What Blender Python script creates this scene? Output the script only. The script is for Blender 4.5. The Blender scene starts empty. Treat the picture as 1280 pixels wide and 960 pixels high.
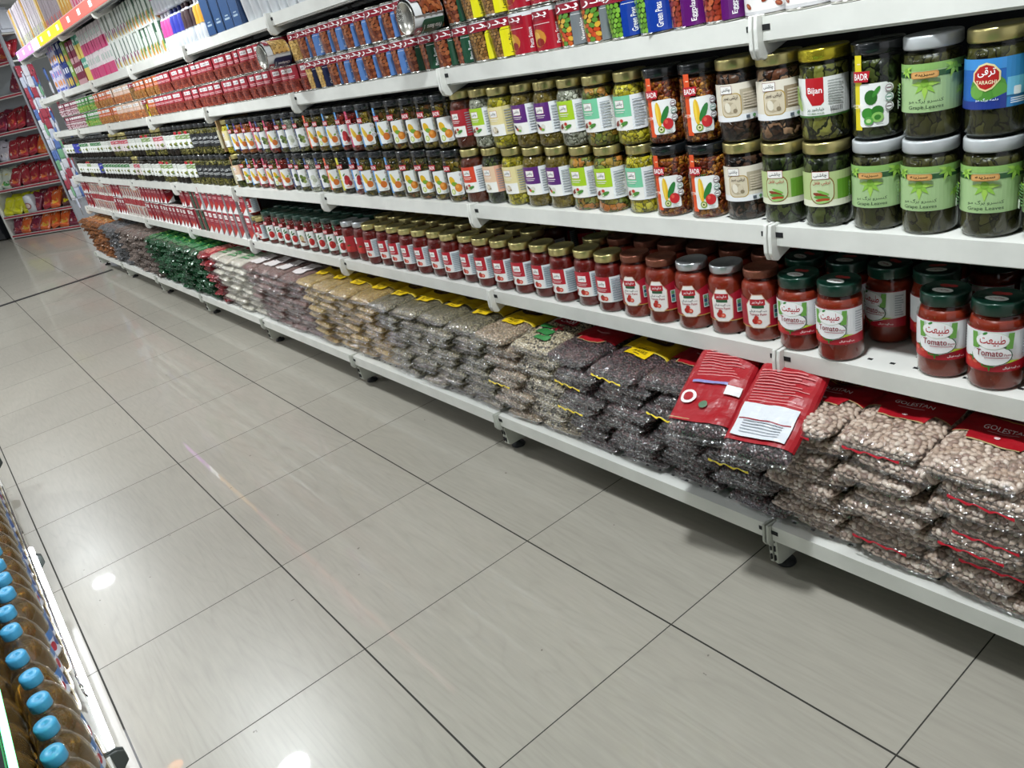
import bpy, bmesh, math, random
from mathutils import Vector, Matrix, noise
R = random.Random(7)
PI = math.pi
SC = bpy.context.scene
COL = SC.collection

# ------------------------------------------------------------------ camera
cam_d = bpy.data.cameras.new('camera')
cam = bpy.data.objects.new('camera', cam_d)
COL.objects.link(cam)
SC.camera = cam
pitch, roll, yaw = 0.4224, -0.2209, -0.5835
fwd = Vector((-math.sin(yaw)*math.cos(pitch), math.cos(yaw)*math.cos(pitch), -math.sin(pitch)))
rgt = Vector((math.cos(yaw), math.sin(yaw), 0)); upv = rgt.cross(fwd)
r2 = rgt*math.cos(roll)+upv*math.sin(roll); u2 = -rgt*math.sin(roll)+upv*math.cos(roll)
m = Matrix((r2, u2, -fwd)).transposed().to_4x4(); m.translation = (-1.1055, 0, 1.4921)
cam.matrix_world = m
cam_d.sensor_width = 36; cam_d.sensor_fit = 'HORIZONTAL'; cam_d.lens = 989.83*36/1280
cam_d.clip_start = 0.02; cam_d.clip_end = 60

# ------------------------------------------------------------------ exposure, world
SC.view_settings.view_transform = 'Standard'; SC.view_settings.look = 'None'
SC.view_settings.gamma = 1; SC.view_settings.use_curve_mapping = False
SC.view_settings.exposure = 0.08
SC.render.engine = 'CYCLES'
SC.cycles.use_denoising = True
SC.cycles.max_bounces = 8; SC.cycles.diffuse_bounces = 3; SC.cycles.glossy_bounces = 3
SC.cycles.transmission_bounces = 6; SC.cycles.transparent_max_bounces = 14
SC.cycles.caustics_reflective = False; SC.cycles.caustics_refractive = False
SC.cycles.sample_clamp_indirect = 4
W = bpy.data.worlds.new('shop_world'); SC.world = W; W.use_nodes = True
W.node_tree.nodes['Background'].inputs[0].default_value = (0.93, 0.965, 1.0, 1)
W.node_tree.nodes['Background'].inputs[1].default_value = 0.62

# ------------------------------------------------------------------ ceiling lamps (the shop's own round downlights)
LAMPS = [(-1.04, 8.74, 1), (-0.54, 4.76, 1), (-0.35, 0.78, 1), (-3.2, 6.5, 1), (-3.0, 2.5, 1), (1.6, 11.8, 1)]
CEIL = 3.05
LAMP_W = 62
def lamp_light(x, y, k):
    d = bpy.data.lights.new('downlight_light', 'AREA'); d.shape = 'DISK'; d.size = 0.2
    d.energy = LAMP_W*k; d.color = (0.93, 0.98, 1.0)
    o = bpy.data.objects.new('downlight_light', d); COL.objects.link(o); o.location = (0, 0, -0.035)
    return o

# ------------------------------------------------------------------ helpers
def lin(h):
    h = h.lstrip('#'); v = [int(h[i:i+2], 16)/255 for i in (0, 2, 4)]
    return tuple((x/12.92 if x <= .04045 else ((x+.055)/1.055)**2.4) for x in v)
def nodes(name):
    m = bpy.data.materials.new(name); m.use_nodes = True
    nt = m.node_tree; return m, nt, nt.nodes['Principled BSDF']
def pm(name, col, rough=.5, metal=0, coat=0, spec=.5, bump=0, bscale=50, trans=0, emit=None, es=0, var=0, ior=1.5):
    m, nt, b = nodes(name); c = lin(col) if isinstance(col, str) else col
    b.inputs['Base Color'].default_value = (*c, 1); b.inputs['Roughness'].default_value = rough
    b.inputs['Metallic'].default_value = metal; b.inputs['Coat Weight'].default_value = coat
    b.inputs['Specular IOR Level'].default_value = spec; b.inputs['Transmission Weight'].default_value = trans
    b.inputs['IOR'].default_value = ior; b.inputs['Coat Roughness'].default_value = .05
    if emit: b.inputs['Emission Color'].default_value = (*lin(emit), 1); b.inputs['Emission Strength'].default_value = es
    tc = nt.nodes.new('ShaderNodeTexCoord')
    if bump:
        n = nt.nodes.new('ShaderNodeTexNoise'); n.inputs['Scale'].default_value = bscale
        nt.links.new(tc.outputs['Object'], n.inputs['Vector'])
        bp = nt.nodes.new('ShaderNodeBump'); bp.inputs['Strength'].default_value = bump; bp.inputs['Distance'].default_value = .01
        nt.links.new(n.outputs['Fac'], bp.inputs['Height']); nt.links.new(bp.outputs['Normal'], b.inputs['Normal'])
    if var:
        n = nt.nodes.new('ShaderNodeTexNoise'); n.inputs['Scale'].default_value = 9; n.inputs['Detail'].default_value = 6
        nt.links.new(tc.outputs['Object'], n.inputs['Vector'])
        rp = nt.nodes.new('ShaderNodeValToRGB'); rp.color_ramp.elements[0].position = .35; rp.color_ramp.elements[1].position = .65
        rp.color_ramp.elements[0].color = tuple(x*(1-var) for x in c)+(1,); rp.color_ramp.elements[1].color = (*c, 1)
        nt.links.new(n.outputs['Fac'], rp.inputs['Fac']); nt.links.new(rp.outputs['Color'], b.inputs['Base Color'])
    return m
def attr_mat(name, rough, coat=0, bump=0, bscale=200):
    m, nt, b = nodes(name); a = nt.nodes.new('ShaderNodeAttribute'); a.attribute_name = 'Col'
    nt.links.new(a.outputs['Color'], b.inputs['Base Color'])
    b.inputs['Roughness'].default_value = rough; b.inputs['Coat Weight'].default_value = coat; b.inputs['Coat Roughness'].default_value = .08
    if bump:
        tc = nt.nodes.new('ShaderNodeTexCoord'); n = nt.nodes.new('ShaderNodeTexNoise'); n.inputs['Scale'].default_value = bscale
        nt.links.new(tc.outputs['Object'], n.inputs['Vector'])
        bp = nt.nodes.new('ShaderNodeBump'); bp.inputs['Strength'].default_value = bump; bp.inputs['Distance'].default_value = .004
        nt.links.new(n.outputs['Fac'], bp.inputs['Height']); nt.links.new(bp.outputs['Normal'], b.inputs['Normal'])
    return m
def cell_mat(name, cols, scale, rough=.35, coat=.6, stretch=(1, 1, 1), bump=.6, gap_shade='#1a130c', gapw=.0, warp=1.3):
    """pieces of food or grain packed together: voronoi cells in the given colours"""
    m, nt, b = nodes(name); L = nt.links.new
    tc = nt.nodes.new('ShaderNodeTexCoord'); mp = nt.nodes.new('ShaderNodeMapping'); mp.inputs['Scale'].default_value = stretch
    oi = nt.nodes.new('ShaderNodeObjectInfo'); ad = nt.nodes.new('ShaderNodeVectorMath'); ad.operation = 'ADD'
    ml = nt.nodes.new('ShaderNodeMath'); ml.operation = 'MULTIPLY'; ml.inputs[1].default_value = 7.0
    L(oi.outputs['Random'], ml.inputs[0]); L(tc.outputs['Object'], ad.inputs[0]); L(ml.outputs[0], ad.inputs[1])
    if warp:
        dn = nt.nodes.new('ShaderNodeTexNoise'); dn.inputs['Scale'].default_value = scale*.9; L(ad.outputs[0], dn.inputs['Vector'])
        ws = nt.nodes.new('ShaderNodeVectorMath'); ws.operation = 'MULTIPLY_ADD'; ws.inputs[1].default_value = (warp/scale,)*3; L(dn.outputs['Color'], ws.inputs[0]); L(ad.outputs[0], ws.inputs[2]); L(ws.outputs[0], mp.inputs['Vector'])
    else: L(ad.outputs[0], mp.inputs['Vector'])
    v = nt.nodes.new('ShaderNodeTexVoronoi'); v.inputs['Scale'].default_value = scale; L(mp.outputs[0], v.inputs['Vector'])
    sep = nt.nodes.new('ShaderNodeSeparateColor'); L(v.outputs['Color'], sep.inputs[0])
    rp = nt.nodes.new('ShaderNodeValToRGB'); rp.color_ramp.interpolation = 'LINEAR'
    e = rp.color_ramp.elements
    while len(e) < len(cols): e.new(.5)
    for i, c in enumerate(cols): e[i].position = i/max(1, len(cols)-1); e[i].color = (*lin(c), 1)
    L(sep.outputs[0], rp.inputs['Fac'])
    if gapw:  # shade between the pieces, painted as a darker colour along cell edges
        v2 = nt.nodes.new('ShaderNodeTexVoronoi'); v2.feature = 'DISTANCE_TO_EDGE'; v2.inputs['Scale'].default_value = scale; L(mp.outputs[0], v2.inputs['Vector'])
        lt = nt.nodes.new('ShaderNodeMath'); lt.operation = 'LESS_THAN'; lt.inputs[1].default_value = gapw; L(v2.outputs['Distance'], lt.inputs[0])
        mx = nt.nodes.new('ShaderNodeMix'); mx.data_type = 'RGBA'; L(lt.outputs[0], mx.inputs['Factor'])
        L(rp.outputs['Color'], mx.inputs['A']); mx.inputs['B'].default_value = (*lin(gap_shade), 1); L(mx.outputs['Result'], b.inputs['Base Color'])
    else: L(rp.outputs['Color'], b.inputs['Base Color'])
    bp = nt.nodes.new('ShaderNodeBump'); bp.inputs['Strength'].default_value = bump; bp.inputs['Distance'].default_value = .006; bp.invert = True
    L(v.outputs['Distance'], bp.inputs['Height']); L(bp.outputs['Normal'], b.inputs['Normal'])
    b.inputs['Roughness'].default_value = rough; b.inputs['Coat Weight'].default_value = coat; b.inputs['Coat Roughness'].default_value = .04
    b.inputs['Specular IOR Level'].default_value = .5 if coat else .2
    return m
def film_mat(name, tint='#ffffff', amount=.3, rough=.12, bump=.8, bscale=45, haze=.06):
    """thin clear plastic or glass: see-through with sharp reflections, a little milky"""
    m = bpy.data.materials.new(name); m.use_nodes = True; nt = m.node_tree; nt.nodes.clear(); L = nt.links.new
    out = nt.nodes.new('ShaderNodeOutputMaterial'); tr = nt.nodes.new('ShaderNodeBsdfTransparent'); tr.inputs[0].default_value = (*lin(tint), 1)
    gl = nt.nodes.new('ShaderNodeBsdfGlossy'); gl.inputs['Roughness'].default_value = rough; gl.inputs['Color'].default_value = (1, 1, 1, 1)
    df = nt.nodes.new('ShaderNodeBsdfDiffuse'); df.inputs[0].default_value = (.8, .8, .8, 1)
    fr = nt.nodes.new('ShaderNodeLayerWeight'); fr.inputs['Blend'].default_value = .5
    pw = nt.nodes.new('ShaderNodeMath'); pw.operation = 'POWER'; pw.inputs[1].default_value = 4
    m2 = nt.nodes.new('ShaderNodeMath'); m2.operation = 'MULTIPLY_ADD'; m2.inputs[1].default_value = .7; m2.inputs[2].default_value = .03+amount*.08
    ge = nt.nodes.new('ShaderNodeNewGeometry'); iv = nt.nodes.new('ShaderNodeMath'); iv.operation = 'SUBTRACT'; iv.inputs[0].default_value = 1
    ml = nt.nodes.new('ShaderNodeMath'); ml.operation = 'MULTIPLY'; ml.use_clamp = True
    L(ge.outputs['Backfacing'], iv.inputs[1]); L(fr.outputs['Facing'], pw.inputs[0]); L(pw.outputs[0], m2.inputs[0]); L(iv.outputs[0], ml.inputs[1])
    m0 = nt.nodes.new('ShaderNodeMixShader'); m0.inputs[0].default_value = haze; m1 = nt.nodes.new('ShaderNodeMixShader')
    L(tr.outputs[0], m0.inputs[1]); L(df.outputs[0], m0.inputs[2]); L(m2.outputs[0], ml.inputs[0]); L(ml.outputs[0], m1.inputs[0])
    L(m0.outputs[0], m1.inputs[1]); L(gl.outputs[0], m1.inputs[2]); L(m1.outputs[0], out.inputs[0])
    if bump:
        tc = nt.nodes.new('ShaderNodeTexCoord'); n = nt.nodes.new('ShaderNodeTexNoise'); n.inputs['Scale'].default_value = bscale; n.inputs['Detail'].default_value = 3; n.inputs['Distortion'].default_value = 1.5
        L(tc.outputs['Object'], n.inputs['Vector']); bp = nt.nodes.new('ShaderNodeBump'); bp.inputs['Strength'].default_value = bump; bp.inputs['Distance'].default_value = .01
        L(n.outputs['Fac'], bp.inputs['Height'])
        for s in (gl, fr, df): L(bp.outputs['Normal'], s.inputs['Normal'])
    return m

PRINT = attr_mat('printed_paper', .42, .15)
TIN = attr_mat('printed_tin', .3, .3)
FOIL = attr_mat('printed_foil', .28, .4, 1.0, 28)
LIDPRINT = attr_mat('lid_print', .35, .2)
BEAN = attr_mat('bean_skin', .4, .25)
WHITE = pm('painted_white_steel', '#e3e4de', .38, bump=.02, bscale=20, var=.1)
WORN = pm('worn_white_steel', '#c9ccc2', .45, bump=.05, bscale=40, var=.35)
BLACKST = pm('black_back_panel', '#10151a', .6)
DARKHOLE = pm('dark_slot', '#15171a', .7)
RUBBER = pm('black_rubber', '#1a1c1e', .6)
CHROME = pm('chrome_wire', '#c8c8c8', .18, 1)
GOLD = pm('gold_lid', '#c9bd80', .3, .85)
GOLDG = pm('bright_gold_lid', '#cfc03a', .26, .8)
SILVER = pm('silver_lid', '#c4c8ca', .28, .8, bump=.15, bscale=90)
WHITELID = pm('white_lid', '#c2c6c8', .3, .2)
BLACKLID = pm('black_lid', '#16191b', .25, 0, .6)
DKGREEN = pm('dark_green_lid', '#0c3327', .28, .2, .6)
BROWNLID = pm('copper_lid', '#7d4a38', .35, .5, bump=.2, bscale=120)
GLASS = film_mat('jar_glass', '#f6f8f6', .12, .02, .0, haze=.0)
PLASTIC = film_mat('clear_bag_plastic', '#ffffff', .7, .12, .9, 30, haze=.02)
CANMETAL = pm('tinplate', '#b9b8b0', .25, .9)

def mk(name, verts, faces, mats, midx=None, cols=None, smooth=True):
    me = bpy.data.meshes.new(name); me.from_pydata(verts, [], faces)
    for x in mats: me.materials.append(x)
    if midx: me.polygons.foreach_set('material_index', midx)
    if smooth: me.polygons.foreach_set('use_smooth', [True]*len(faces))
    if cols:
        a = me.color_attributes.new('Col', 'FLOAT_COLOR', 'CORNER'); buf = []
        for f, c in zip(faces, cols): buf += [c[0], c[1], c[2], 1.0]*len(f)
        a.data.foreach_set('color', buf)
    me.update(); return me
def bm_mesh(name, bm, mats, smooth=False):
    me = bpy.data.meshes.new(name); bm.to_mesh(me); bm.free()
    for x in mats: me.materials.append(x)
    if smooth: me.polygons.foreach_set('use_smooth', [True]*len(me.polygons))
    return me
def box_bm(boxes, bevel=0):
    bm = bmesh.new()
    for b in boxes:
        x0, x1, y0, y1, z0, z1 = b[:6]; mi = b[6] if len(b) > 6 else 0
        vs = [bm.verts.new(p) for p in ((x0, y0, z0), (x1, y0, z0), (x1, y1, z0), (x0, y1, z0), (x0, y0, z1), (x1, y0, z1), (x1, y1, z1), (x0, y1, z1))]
        for q in ((3, 2, 1, 0), (4, 5, 6, 7), (0, 1, 5, 4), (1, 2, 6, 5), (2, 3, 7, 6), (3, 0, 4, 7)):
            f = bm.faces.new([vs[i] for i in q]); f.material_index = mi
    if bevel: bmesh.ops.bevel(bm, geom=[e for e in bm.edges], offset=bevel, segments=2, affect='EDGES')
    return bm
def boxes(name, bxs, mats, bevel=0): return bm_mesh(name, box_bm(bxs, bevel), mats if isinstance(mats, list) else [mats])
def lathe(name, prof, mat, n=28, cap=True):
    vs, fs = [], []
    for r, z in prof:
        for i in range(n):
            a = 2*PI*i/n; vs.append((r*math.cos(a), r*math.sin(a), z))
    for j in range(len(prof)-1):
        for i in range(n):
            k = (i+1) % n; fs.append((j*n+i, j*n+k, (j+1)*n+k, (j+1)*n+i))
    if cap:
        fs.append(tuple(range(n-1, -1, -1))); b = (len(prof)-1)*n; fs.append(tuple(range(b, b+n)))
    return mk(name, vs, fs, [mat])
def tube(name, pts, r, mat, n=8):
    vs, fs = [], []; P = [Vector(p) for p in pts]
    for j, p in enumerate(P):
        t = (P[min(j+1, len(P)-1)]-P[max(j-1, 0)]).normalized()
        a = t.orthogonal().normalized() if abs(t.z) > .9 else t.cross(Vector((0, 0, 1))).normalized()
        b = t.cross(a)
        for i in range(n):
            g = 2*PI*i/n; q = p+a*r*math.cos(g)+b*r*math.sin(g); vs.append(tuple(q))
    for j in range(len(P)-1):
        for i in range(n):
            k = (i+1) % n; fs.append((j*n+i, j*n+k, (j+1)*n+k, (j+1)*n+i))
    fs.append(tuple(range(n-1, -1, -1))); b = (len(P)-1)*n; fs.append(tuple(range(b, b+n)))
    return mk(name, vs, fs, [mat])

def link(name, me, parent=None, loc=(0, 0, 0), rot=(0, 0, 0)):
    o = bpy.data.objects.new(name, me); COL.objects.link(o); o.parent = parent; o.location = loc; o.rotation_euler = rot
    return o
USED = set()
def tag(o, label=None, cat=None, group=None, kind=None):
    if label:
        o['label'] = label; USED.add(label)
    if cat: o['category'] = cat
    if group: o['group'] = group
    if kind: o['kind'] = kind
    return o
ONES = 'zeroth first second third fourth fifth sixth seventh eighth ninth tenth eleventh twelfth thirteenth fourteenth fifteenth sixteenth seventeenth eighteenth nineteenth'.split()
TENS = {20: ('twentieth', 'twenty'), 30: ('thirtieth', 'thirty'), 40: ('fortieth', 'forty'), 50: ('fiftieth', 'fifty'), 60: ('sixtieth', 'sixty'), 70: ('seventieth', 'seventy'), 80: ('eightieth', 'eighty')}
def nth(n):
    if n < 20: return ONES[n]
    t = n//10*10
    return TENS[t][0] if n == t else TENS[t][1]+'-'+ONES[n-t]

# ------------------------------------------------------------------ lettering
_D = {'ب': 0xFE8F, 'ت': 0xFE95, 'ج': 0xFE9D, 'ح': 0xFEA1, 'خ': 0xFEA5, 'س': 0xFEB1, 'ش': 0xFEB5, 'ط': 0xFEC1, 'ع': 0xFEC9, 'ف': 0xFED1, 'ق': 0xFED5, 'ل': 0xFEDD, 'م': 0xFEE1, 'ن': 0xFEE5, 'ه': 0xFEE9, 'ی': 0xFBFC, 'پ': 0xFB56, 'چ': 0xFB7A, 'ک': 0xFB8E, 'گ': 0xFB92}
_S = {'ا': 0xFE8D, 'د': 0xFEA9, 'ذ': 0xFEAB, 'ر': 0xFEAD, 'ز': 0xFEAF, 'و': 0xFEED}
def fa(s):
    out = []
    for i, ch in enumerate(s):
        if ch not in _D and ch not in _S: out.append(ch); continue
        prev = i > 0 and s[i-1] in _D; nxt = i+1 < len(s) and (s[i+1] in _D or s[i+1] in _S) and ch in _D
        if ch in _D: out.append(chr(_D[ch]+(3 if prev and nxt else 2 if nxt else 1 if prev else 0)))
        else: out.append(chr(_S[ch]+(1 if prev else 0)))
    return ''.join(reversed(out))
_T = {}
def text_geo(s):
    if s in _T: return _T[s]
    c = bpy.data.curves.new('t', 'FONT'); c.body = s; c.resolution_u = 2; c.offset = .012
    o = bpy.data.objects.new('t', c); COL.objects.link(o)
    dg = bpy.context.evaluated_depsgraph_get(); me = o.evaluated_get(dg).to_mesh()
    vs = [(v.co.x, v.co.y) for v in me.vertices]; fs = [tuple(p.vertices) for p in me.polygons]
    o.evaluated_get(dg).to_mesh_clear(); bpy.data.objects.remove(o); bpy.data.curves.remove(c)
    x0 = min(v[0] for v in vs); x1 = max(v[0] for v in vs); y0 = min(v[1] for v in vs); y1 = max(v[1] for v in vs)
    _T[s] = ([((x-x0)/(x1-x0)-.5, (y-y0)/(y1-y0)-.5) for x, y in vs], fs, (x1-x0)/(y1-y0)); return _T[s]

class Art:
    """flat printed shapes, laid over one another, then wrapped on a can, a jar, a box or a bag"""
    def __init__(s): s.sh = []
    def poly(s, pts, c): s.sh.append((pts, [tuple(range(len(pts)))], lin(c))); return s
    def rect(s, x0, y0, x1, y1, c): return s.poly([(x0, y0), (x1, y0), (x1, y1), (x0, y1)], c)
    def ell(s, x, y, rx, ry, c, n=12, rot=0):
        ca, sa = math.cos(rot), math.sin(rot)
        return s.poly([(x+rx*math.cos(a)*ca-ry*math.sin(a)*sa, y+rx*math.cos(a)*sa+ry*math.sin(a)*ca) for a in [2*PI*i/n for i in range(n)]], c)
    def rrect(s, x0, y0, x1, y1, r, c):
        pts = []
        for cx, cy, a0 in ((x1-r, y1-r, 0), (x0+r, y1-r, 90), (x0+r, y0+r, 180), (x1-r, y0+r, 270)):
            for k in range(5): a = math.radians(a0+k*22.5); pts.append((cx+r*math.cos(a), cy+r*math.sin(a)))
        return s.poly(pts, c)
    def text(s, t, x, y, h, c, w=None, rot=0):
        vs, fs, asp = text_geo(t); w = w or h*asp; ca, sa = math.cos(rot), math.sin(rot)
        s.sh.append(([(x+a*w*ca-b*h*sa, y+a*w*sa+b*h*ca) for a, b in vs], fs, lin(c))); return s
    def lines(s, x0, y0, x1, y1, n, c, rr=None):
        rr = rr or R; h = (y1-y0)/(n*2-1) if n > 1 else (y1-y0)
        for i in range(n): s.rect(x0, y0+2*i*h, x0+(x1-x0)*rr.uniform(.7, 1), y0+(2*i+1)*h, c)
        return s
    def seeds(s, x0, y0, x1, y1, rx, ry, cols, back, rr=None, n=8):
        rr = rr or random.Random(3); s.rect(x0, y0, x1, y1, back); ny = max(1, int((y1-y0)/(ry*1.7))); nx = max(1, int((x1-x0)/(rx*1.75)))
        for j in range(ny):
            for i in range(nx):
                x = x0+(i+.5+(.25 if j % 2 else -.25)*.8)*(x1-x0)/nx; y = y0+(j+.5)*(y1-y0)/ny
                x = min(max(x+rr.uniform(-.1, .1)*rx, x0+rx*.8), x1-rx*.8); c = rr.choice(cols)
                s.ell(x, y, rx*rr.uniform(.85, 1.05), ry*rr.uniform(.85, 1.05), c, n, rr.uniform(-.7, .7))
        return s
    def build(s, name, f, mat, sx=.007, sy=None, eps=.00014):
        bm = bmesh.new(); cl = bm.loops.layers.float_color.new('Col')
        for k, (pts, fs, c) in enumerate(s.sh):
            vs = [bm.verts.new((p[0], p[1], k)) for p in pts]
            for q in fs:
                try: fc = bm.faces.new([vs[i] for i in q])
                except ValueError: continue
                for l in fc.loops: l[cl] = (*c, 1)
        bm.normal_update()
        for fc in bm.faces:
            if fc.normal.z < 0: fc.normal_flip()
        bmesh.ops.triangulate(bm, faces=[q for q in bm.faces if len(q.verts) > 4])
        if sx:
            xs = [v.co.x for v in bm.verts]; k0, k1 = math.ceil(min(xs)/sx), math.floor(max(xs)/sx)
            for k in range(k0, k1+1): bmesh.ops.bisect_plane(bm, geom=bm.verts[:]+bm.edges[:]+bm.faces[:], plane_co=(k*sx, 0, 0), plane_no=(1, 0, 0), dist=1e-7)
        if sy:
            xs = [v.co.y for v in bm.verts]; k0, k1 = math.ceil(min(xs)/sy), math.floor(max(xs)/sy)
            for k in range(k0, k1+1): bmesh.ops.bisect_plane(bm, geom=bm.verts[:]+bm.edges[:]+bm.faces[:], plane_co=(0, k*sy, 0), plane_no=(0, 1, 0), dist=1e-7)
        for v in bm.verts: v.co = f(v.co.x, v.co.y, v.co.z*eps)
        return bm_mesh(name, bm, [mat])
def wrap(r, z0, yawd=0):
    t = math.radians(yawd)
    return lambda x, y, e: Vector((-(r+e)*math.cos(x/r+t), -(r+e)*math.sin(x/r+t), z0+y))

# ------------------------------------------------------------------ kinds: a thing with its parts, made once
class Kind:
    def __init__(s, name, cat, parts, skip=('glass', 'plastic_film')):
        s.name, s.cat, s.parts, s.skip, s._m = name, cat, parts, skip, None   # parts: (name, mesh, parent index or None, kind)
    def merged(s):
        if s._m: return s._m
        vs, fs, mi, cs, mats = [], [], [], [], []
        for p in s.parts:
            me = p[1]
            if p[0] in s.skip: continue
            off = len(vs); mo = len(mats); mats += list(me.materials); vs += [tuple(v.co) for v in me.vertices]
            ca = me.color_attributes.get('Col')
            for q in me.polygons:
                fs.append(tuple(off+i for i in q.vertices)); mi.append(mo+q.material_index)
                cs.append(tuple(ca.data[q.loop_start].color[:3]) if ca else (.5, .5, .5))
        s._m = mk(s.name, vs, fs, mats, mi, cs, True); return s._m
    def put(s, loc, rot=(0, 0, 0), label=None, group=None, far=False, scale=None):
        if far: o = link(s.name, s.merged(), None, loc, rot)
        else:
            o = link(s.name, None, None, loc, rot); ch = []
            for p in s.parts:
                c = link(p[0], p[1], o if p[2] is None else ch[p[2]]); ch.append(c)
                if len(p) > 3 and p[3]: c['kind'] = p[3]
        if scale: o.scale = scale
        return tag(o, label, s.cat, group)

# ------------------------------------------------------------------ the setting
def floor():
    m, nt, b = nodes('wood_grain_floor_tiles'); L = nt.links.new; N = nt.nodes.new
    def math_(op, a, bb=None, c=None):
        n = N('ShaderNodeMath'); n.operation = op
        for i, v in enumerate((a, bb, c)):
            if v is None: continue
            if isinstance(v, (int, float)): n.inputs[i].default_value = v
            else: L(v, n.inputs[i])
        return n.outputs[0]
    tc = N('ShaderNodeTexCoord'); sp = N('ShaderNodeSeparateXYZ'); L(tc.outputs['Object'], sp.inputs[0])
    u = math_('DIVIDE', sp.outputs[0], .6036); v = math_('DIVIDE', math_('SUBTRACT', sp.outputs[1], .5879), .6)
    du = math_('ABSOLUTE', math_('SUBTRACT', u, math_('ROUND', u))); dv = math_('ABSOLUTE', math_('SUBTRACT', v, math_('ROUND', v)))
    gu = math_('LESS_THAN', du, .0042); gv = math_('LESS_THAN', dv, .0026); g = math_('MAXIMUM', gu, gv)
    cb = N('ShaderNodeCombineXYZ'); L(math_('FLOOR', u), cb.inputs[0]); L(math_('FLOOR', v), cb.inputs[1])
    wn = N('ShaderNodeTexWhiteNoise'); L(cb.outputs[0], wn.inputs['Vector'])
    ad = N('ShaderNodeVectorMath'); ad.operation = 'MULTIPLY_ADD'; L(wn.outputs['Color'], ad.inputs[0]); ad.inputs[1].default_value = (9, 9, 0); L(tc.outputs['Object'], ad.inputs[2])
    mp = N('ShaderNodeMapping'); mp.inputs['Scale'].default_value = (1, .09, 1); mp.inputs['Rotation'].default_value = (0, 0, .05); L(ad.outputs[0], mp.inputs['Vector'])
    n1 = N('ShaderNodeTexNoise'); n1.inputs['Scale'].default_value = 4.5; n1.inputs['Detail'].default_value = 1.5; n1.inputs['Distortion'].default_value = .3; L(mp.outputs[0], n1.inputs['Vector'])
    rings = math_('FRACT', math_('MULTIPLY', n1.outputs['Fac'], 26)); ring = math_('POWER', math_('ABSOLUTE', math_('SUBTRACT', math_('MULTIPLY', rings, 2), 1)), 5)
    n2 = N('ShaderNodeTexNoise'); n2.inputs['Scale'].default_value = 90; n2.inputs['Detail'].default_value = 4; L(mp.outputs[0], n2.inputs['Vector'])
    n3 = N('ShaderNodeTexNoise'); n3.inputs['Scale'].default_value = 1.3; n3.inputs['Detail'].default_value = 3; L(tc.outputs['Object'], n3.inputs['Vector'])
    val = math_('ADD', math_('MULTIPLY', ring, -.05), math_('ADD', math_('MULTIPLY', n2.outputs['Fac'], .24), math_('ADD', math_('MULTIPLY', n3.outputs['Fac'], .10), math_('MULTIPLY', wn.outputs['Value'], .05))))
    val = math_('ADD', val, .66)
    hs = N('ShaderNodeVectorMath'); hs.operation = 'SCALE'; hs.inputs[0].default_value = lin('#b3aea2'); L(val, hs.inputs['Scale'])
    mx = N('ShaderNodeMix'); mx.data_type = 'RGBA'; L(g, mx.inputs['Factor']); L(hs.outputs[0], mx.inputs['A']); mx.inputs['B'].default_value = (*lin('#2b2a25'), 1)
    # scuffs and specks of dirt
    n4 = N('ShaderNodeTexNoise'); n4.inputs['Scale'].default_value = 30; n4.inputs['Detail'].default_value = 2; L(tc.outputs['Object'], n4.inputs['Vector'])
    sk = math_('GREATER_THAN', n4.outputs['Fac'], .765)
    mx2 = N('ShaderNodeMix'); mx2.data_type = 'RGBA'; L(math_('MULTIPLY', sk, .6), mx2.inputs['Factor']); L(mx.outputs['Result'], mx2.inputs['A']); mx2.inputs['B'].default_value = (*lin('#4a463d'), 1)
    L(mx2.outputs['Result'], b.inputs['Base Color'])
    n5 = N('ShaderNodeTexNoise'); n5.inputs['Scale'].default_value = 3; n5.inputs['Detail'].default_value = 6; L(tc.outputs['Object'], n5.inputs['Vector'])
    L(math_('ADD', math_('MULTIPLY', g, .5), math_('MULTIPLY_ADD', n5.outputs['Fac'], .10, .27)), b.inputs['Roughness'])
    b.inputs['Coat Weight'].default_value = .38; b.inputs['Coat Roughness'].default_value = .02
    bp = N('ShaderNodeBump'); bp.inputs['Strength'].default_value = .25; bp.inputs['Distance'].default_value = .002; L(math_('MULTIPLY', g, -1), bp.inputs['Height']); L(bp.outputs['Normal'], b.inputs['Normal'])
    b.inputs['Specular IOR Level'].default_value = .5
    o = link('floor', boxes('floor', [(-8, 8, -3, 20, -.05, 0)], m)); o['kind'] = 'structure'
floor()
wallm = pm('pale_wall_paint', '#c9cccd', .7); ceilm = pm('ceiling_white', '#d8dadb', .8)
for nm, bx in (('ceiling', (-8, 8, -3, 20, CEIL, CEIL+.1)), ('wall_far', (-8, 8, 18, 18.1, 0, CEIL))):
    o = link(nm, boxes(nm, [bx], ceilm if nm == 'ceiling' else wallm)); o['kind'] = 'structure'
o = link('trim_1', boxes('trim_1', [(-6, .34, 9.05, 9.12, 0, .004)], pm('dark_floor_strip', '#2d2c2e', .35), .001)); o['kind'] = 'structure'
lampm = pm('lamp_diffuser', '#ffffff', .4, emit='#eef6ff', es=22); lamph = pm('lamp_housing', '#d9d9d9', .4)
lrim = lathe('rim', [(.125, -.028), (.135, -.02), (.135, 0), (.11, 0), (.11, -.022)], lamph, cap=False); ldif = lathe('diffuser', [(.001, -.03), (.112, -.026), (.112, -.005)], lampm)
LD = ['ceiling downlight over the far end of the aisle', 'ceiling downlight over the middle of the aisle', 'ceiling downlight over the near end of the aisle', 'ceiling downlight beyond the oil bottles, far one', 'ceiling downlight beyond the oil bottles, near one', 'ceiling downlight behind the end of the long shelving']
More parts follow.
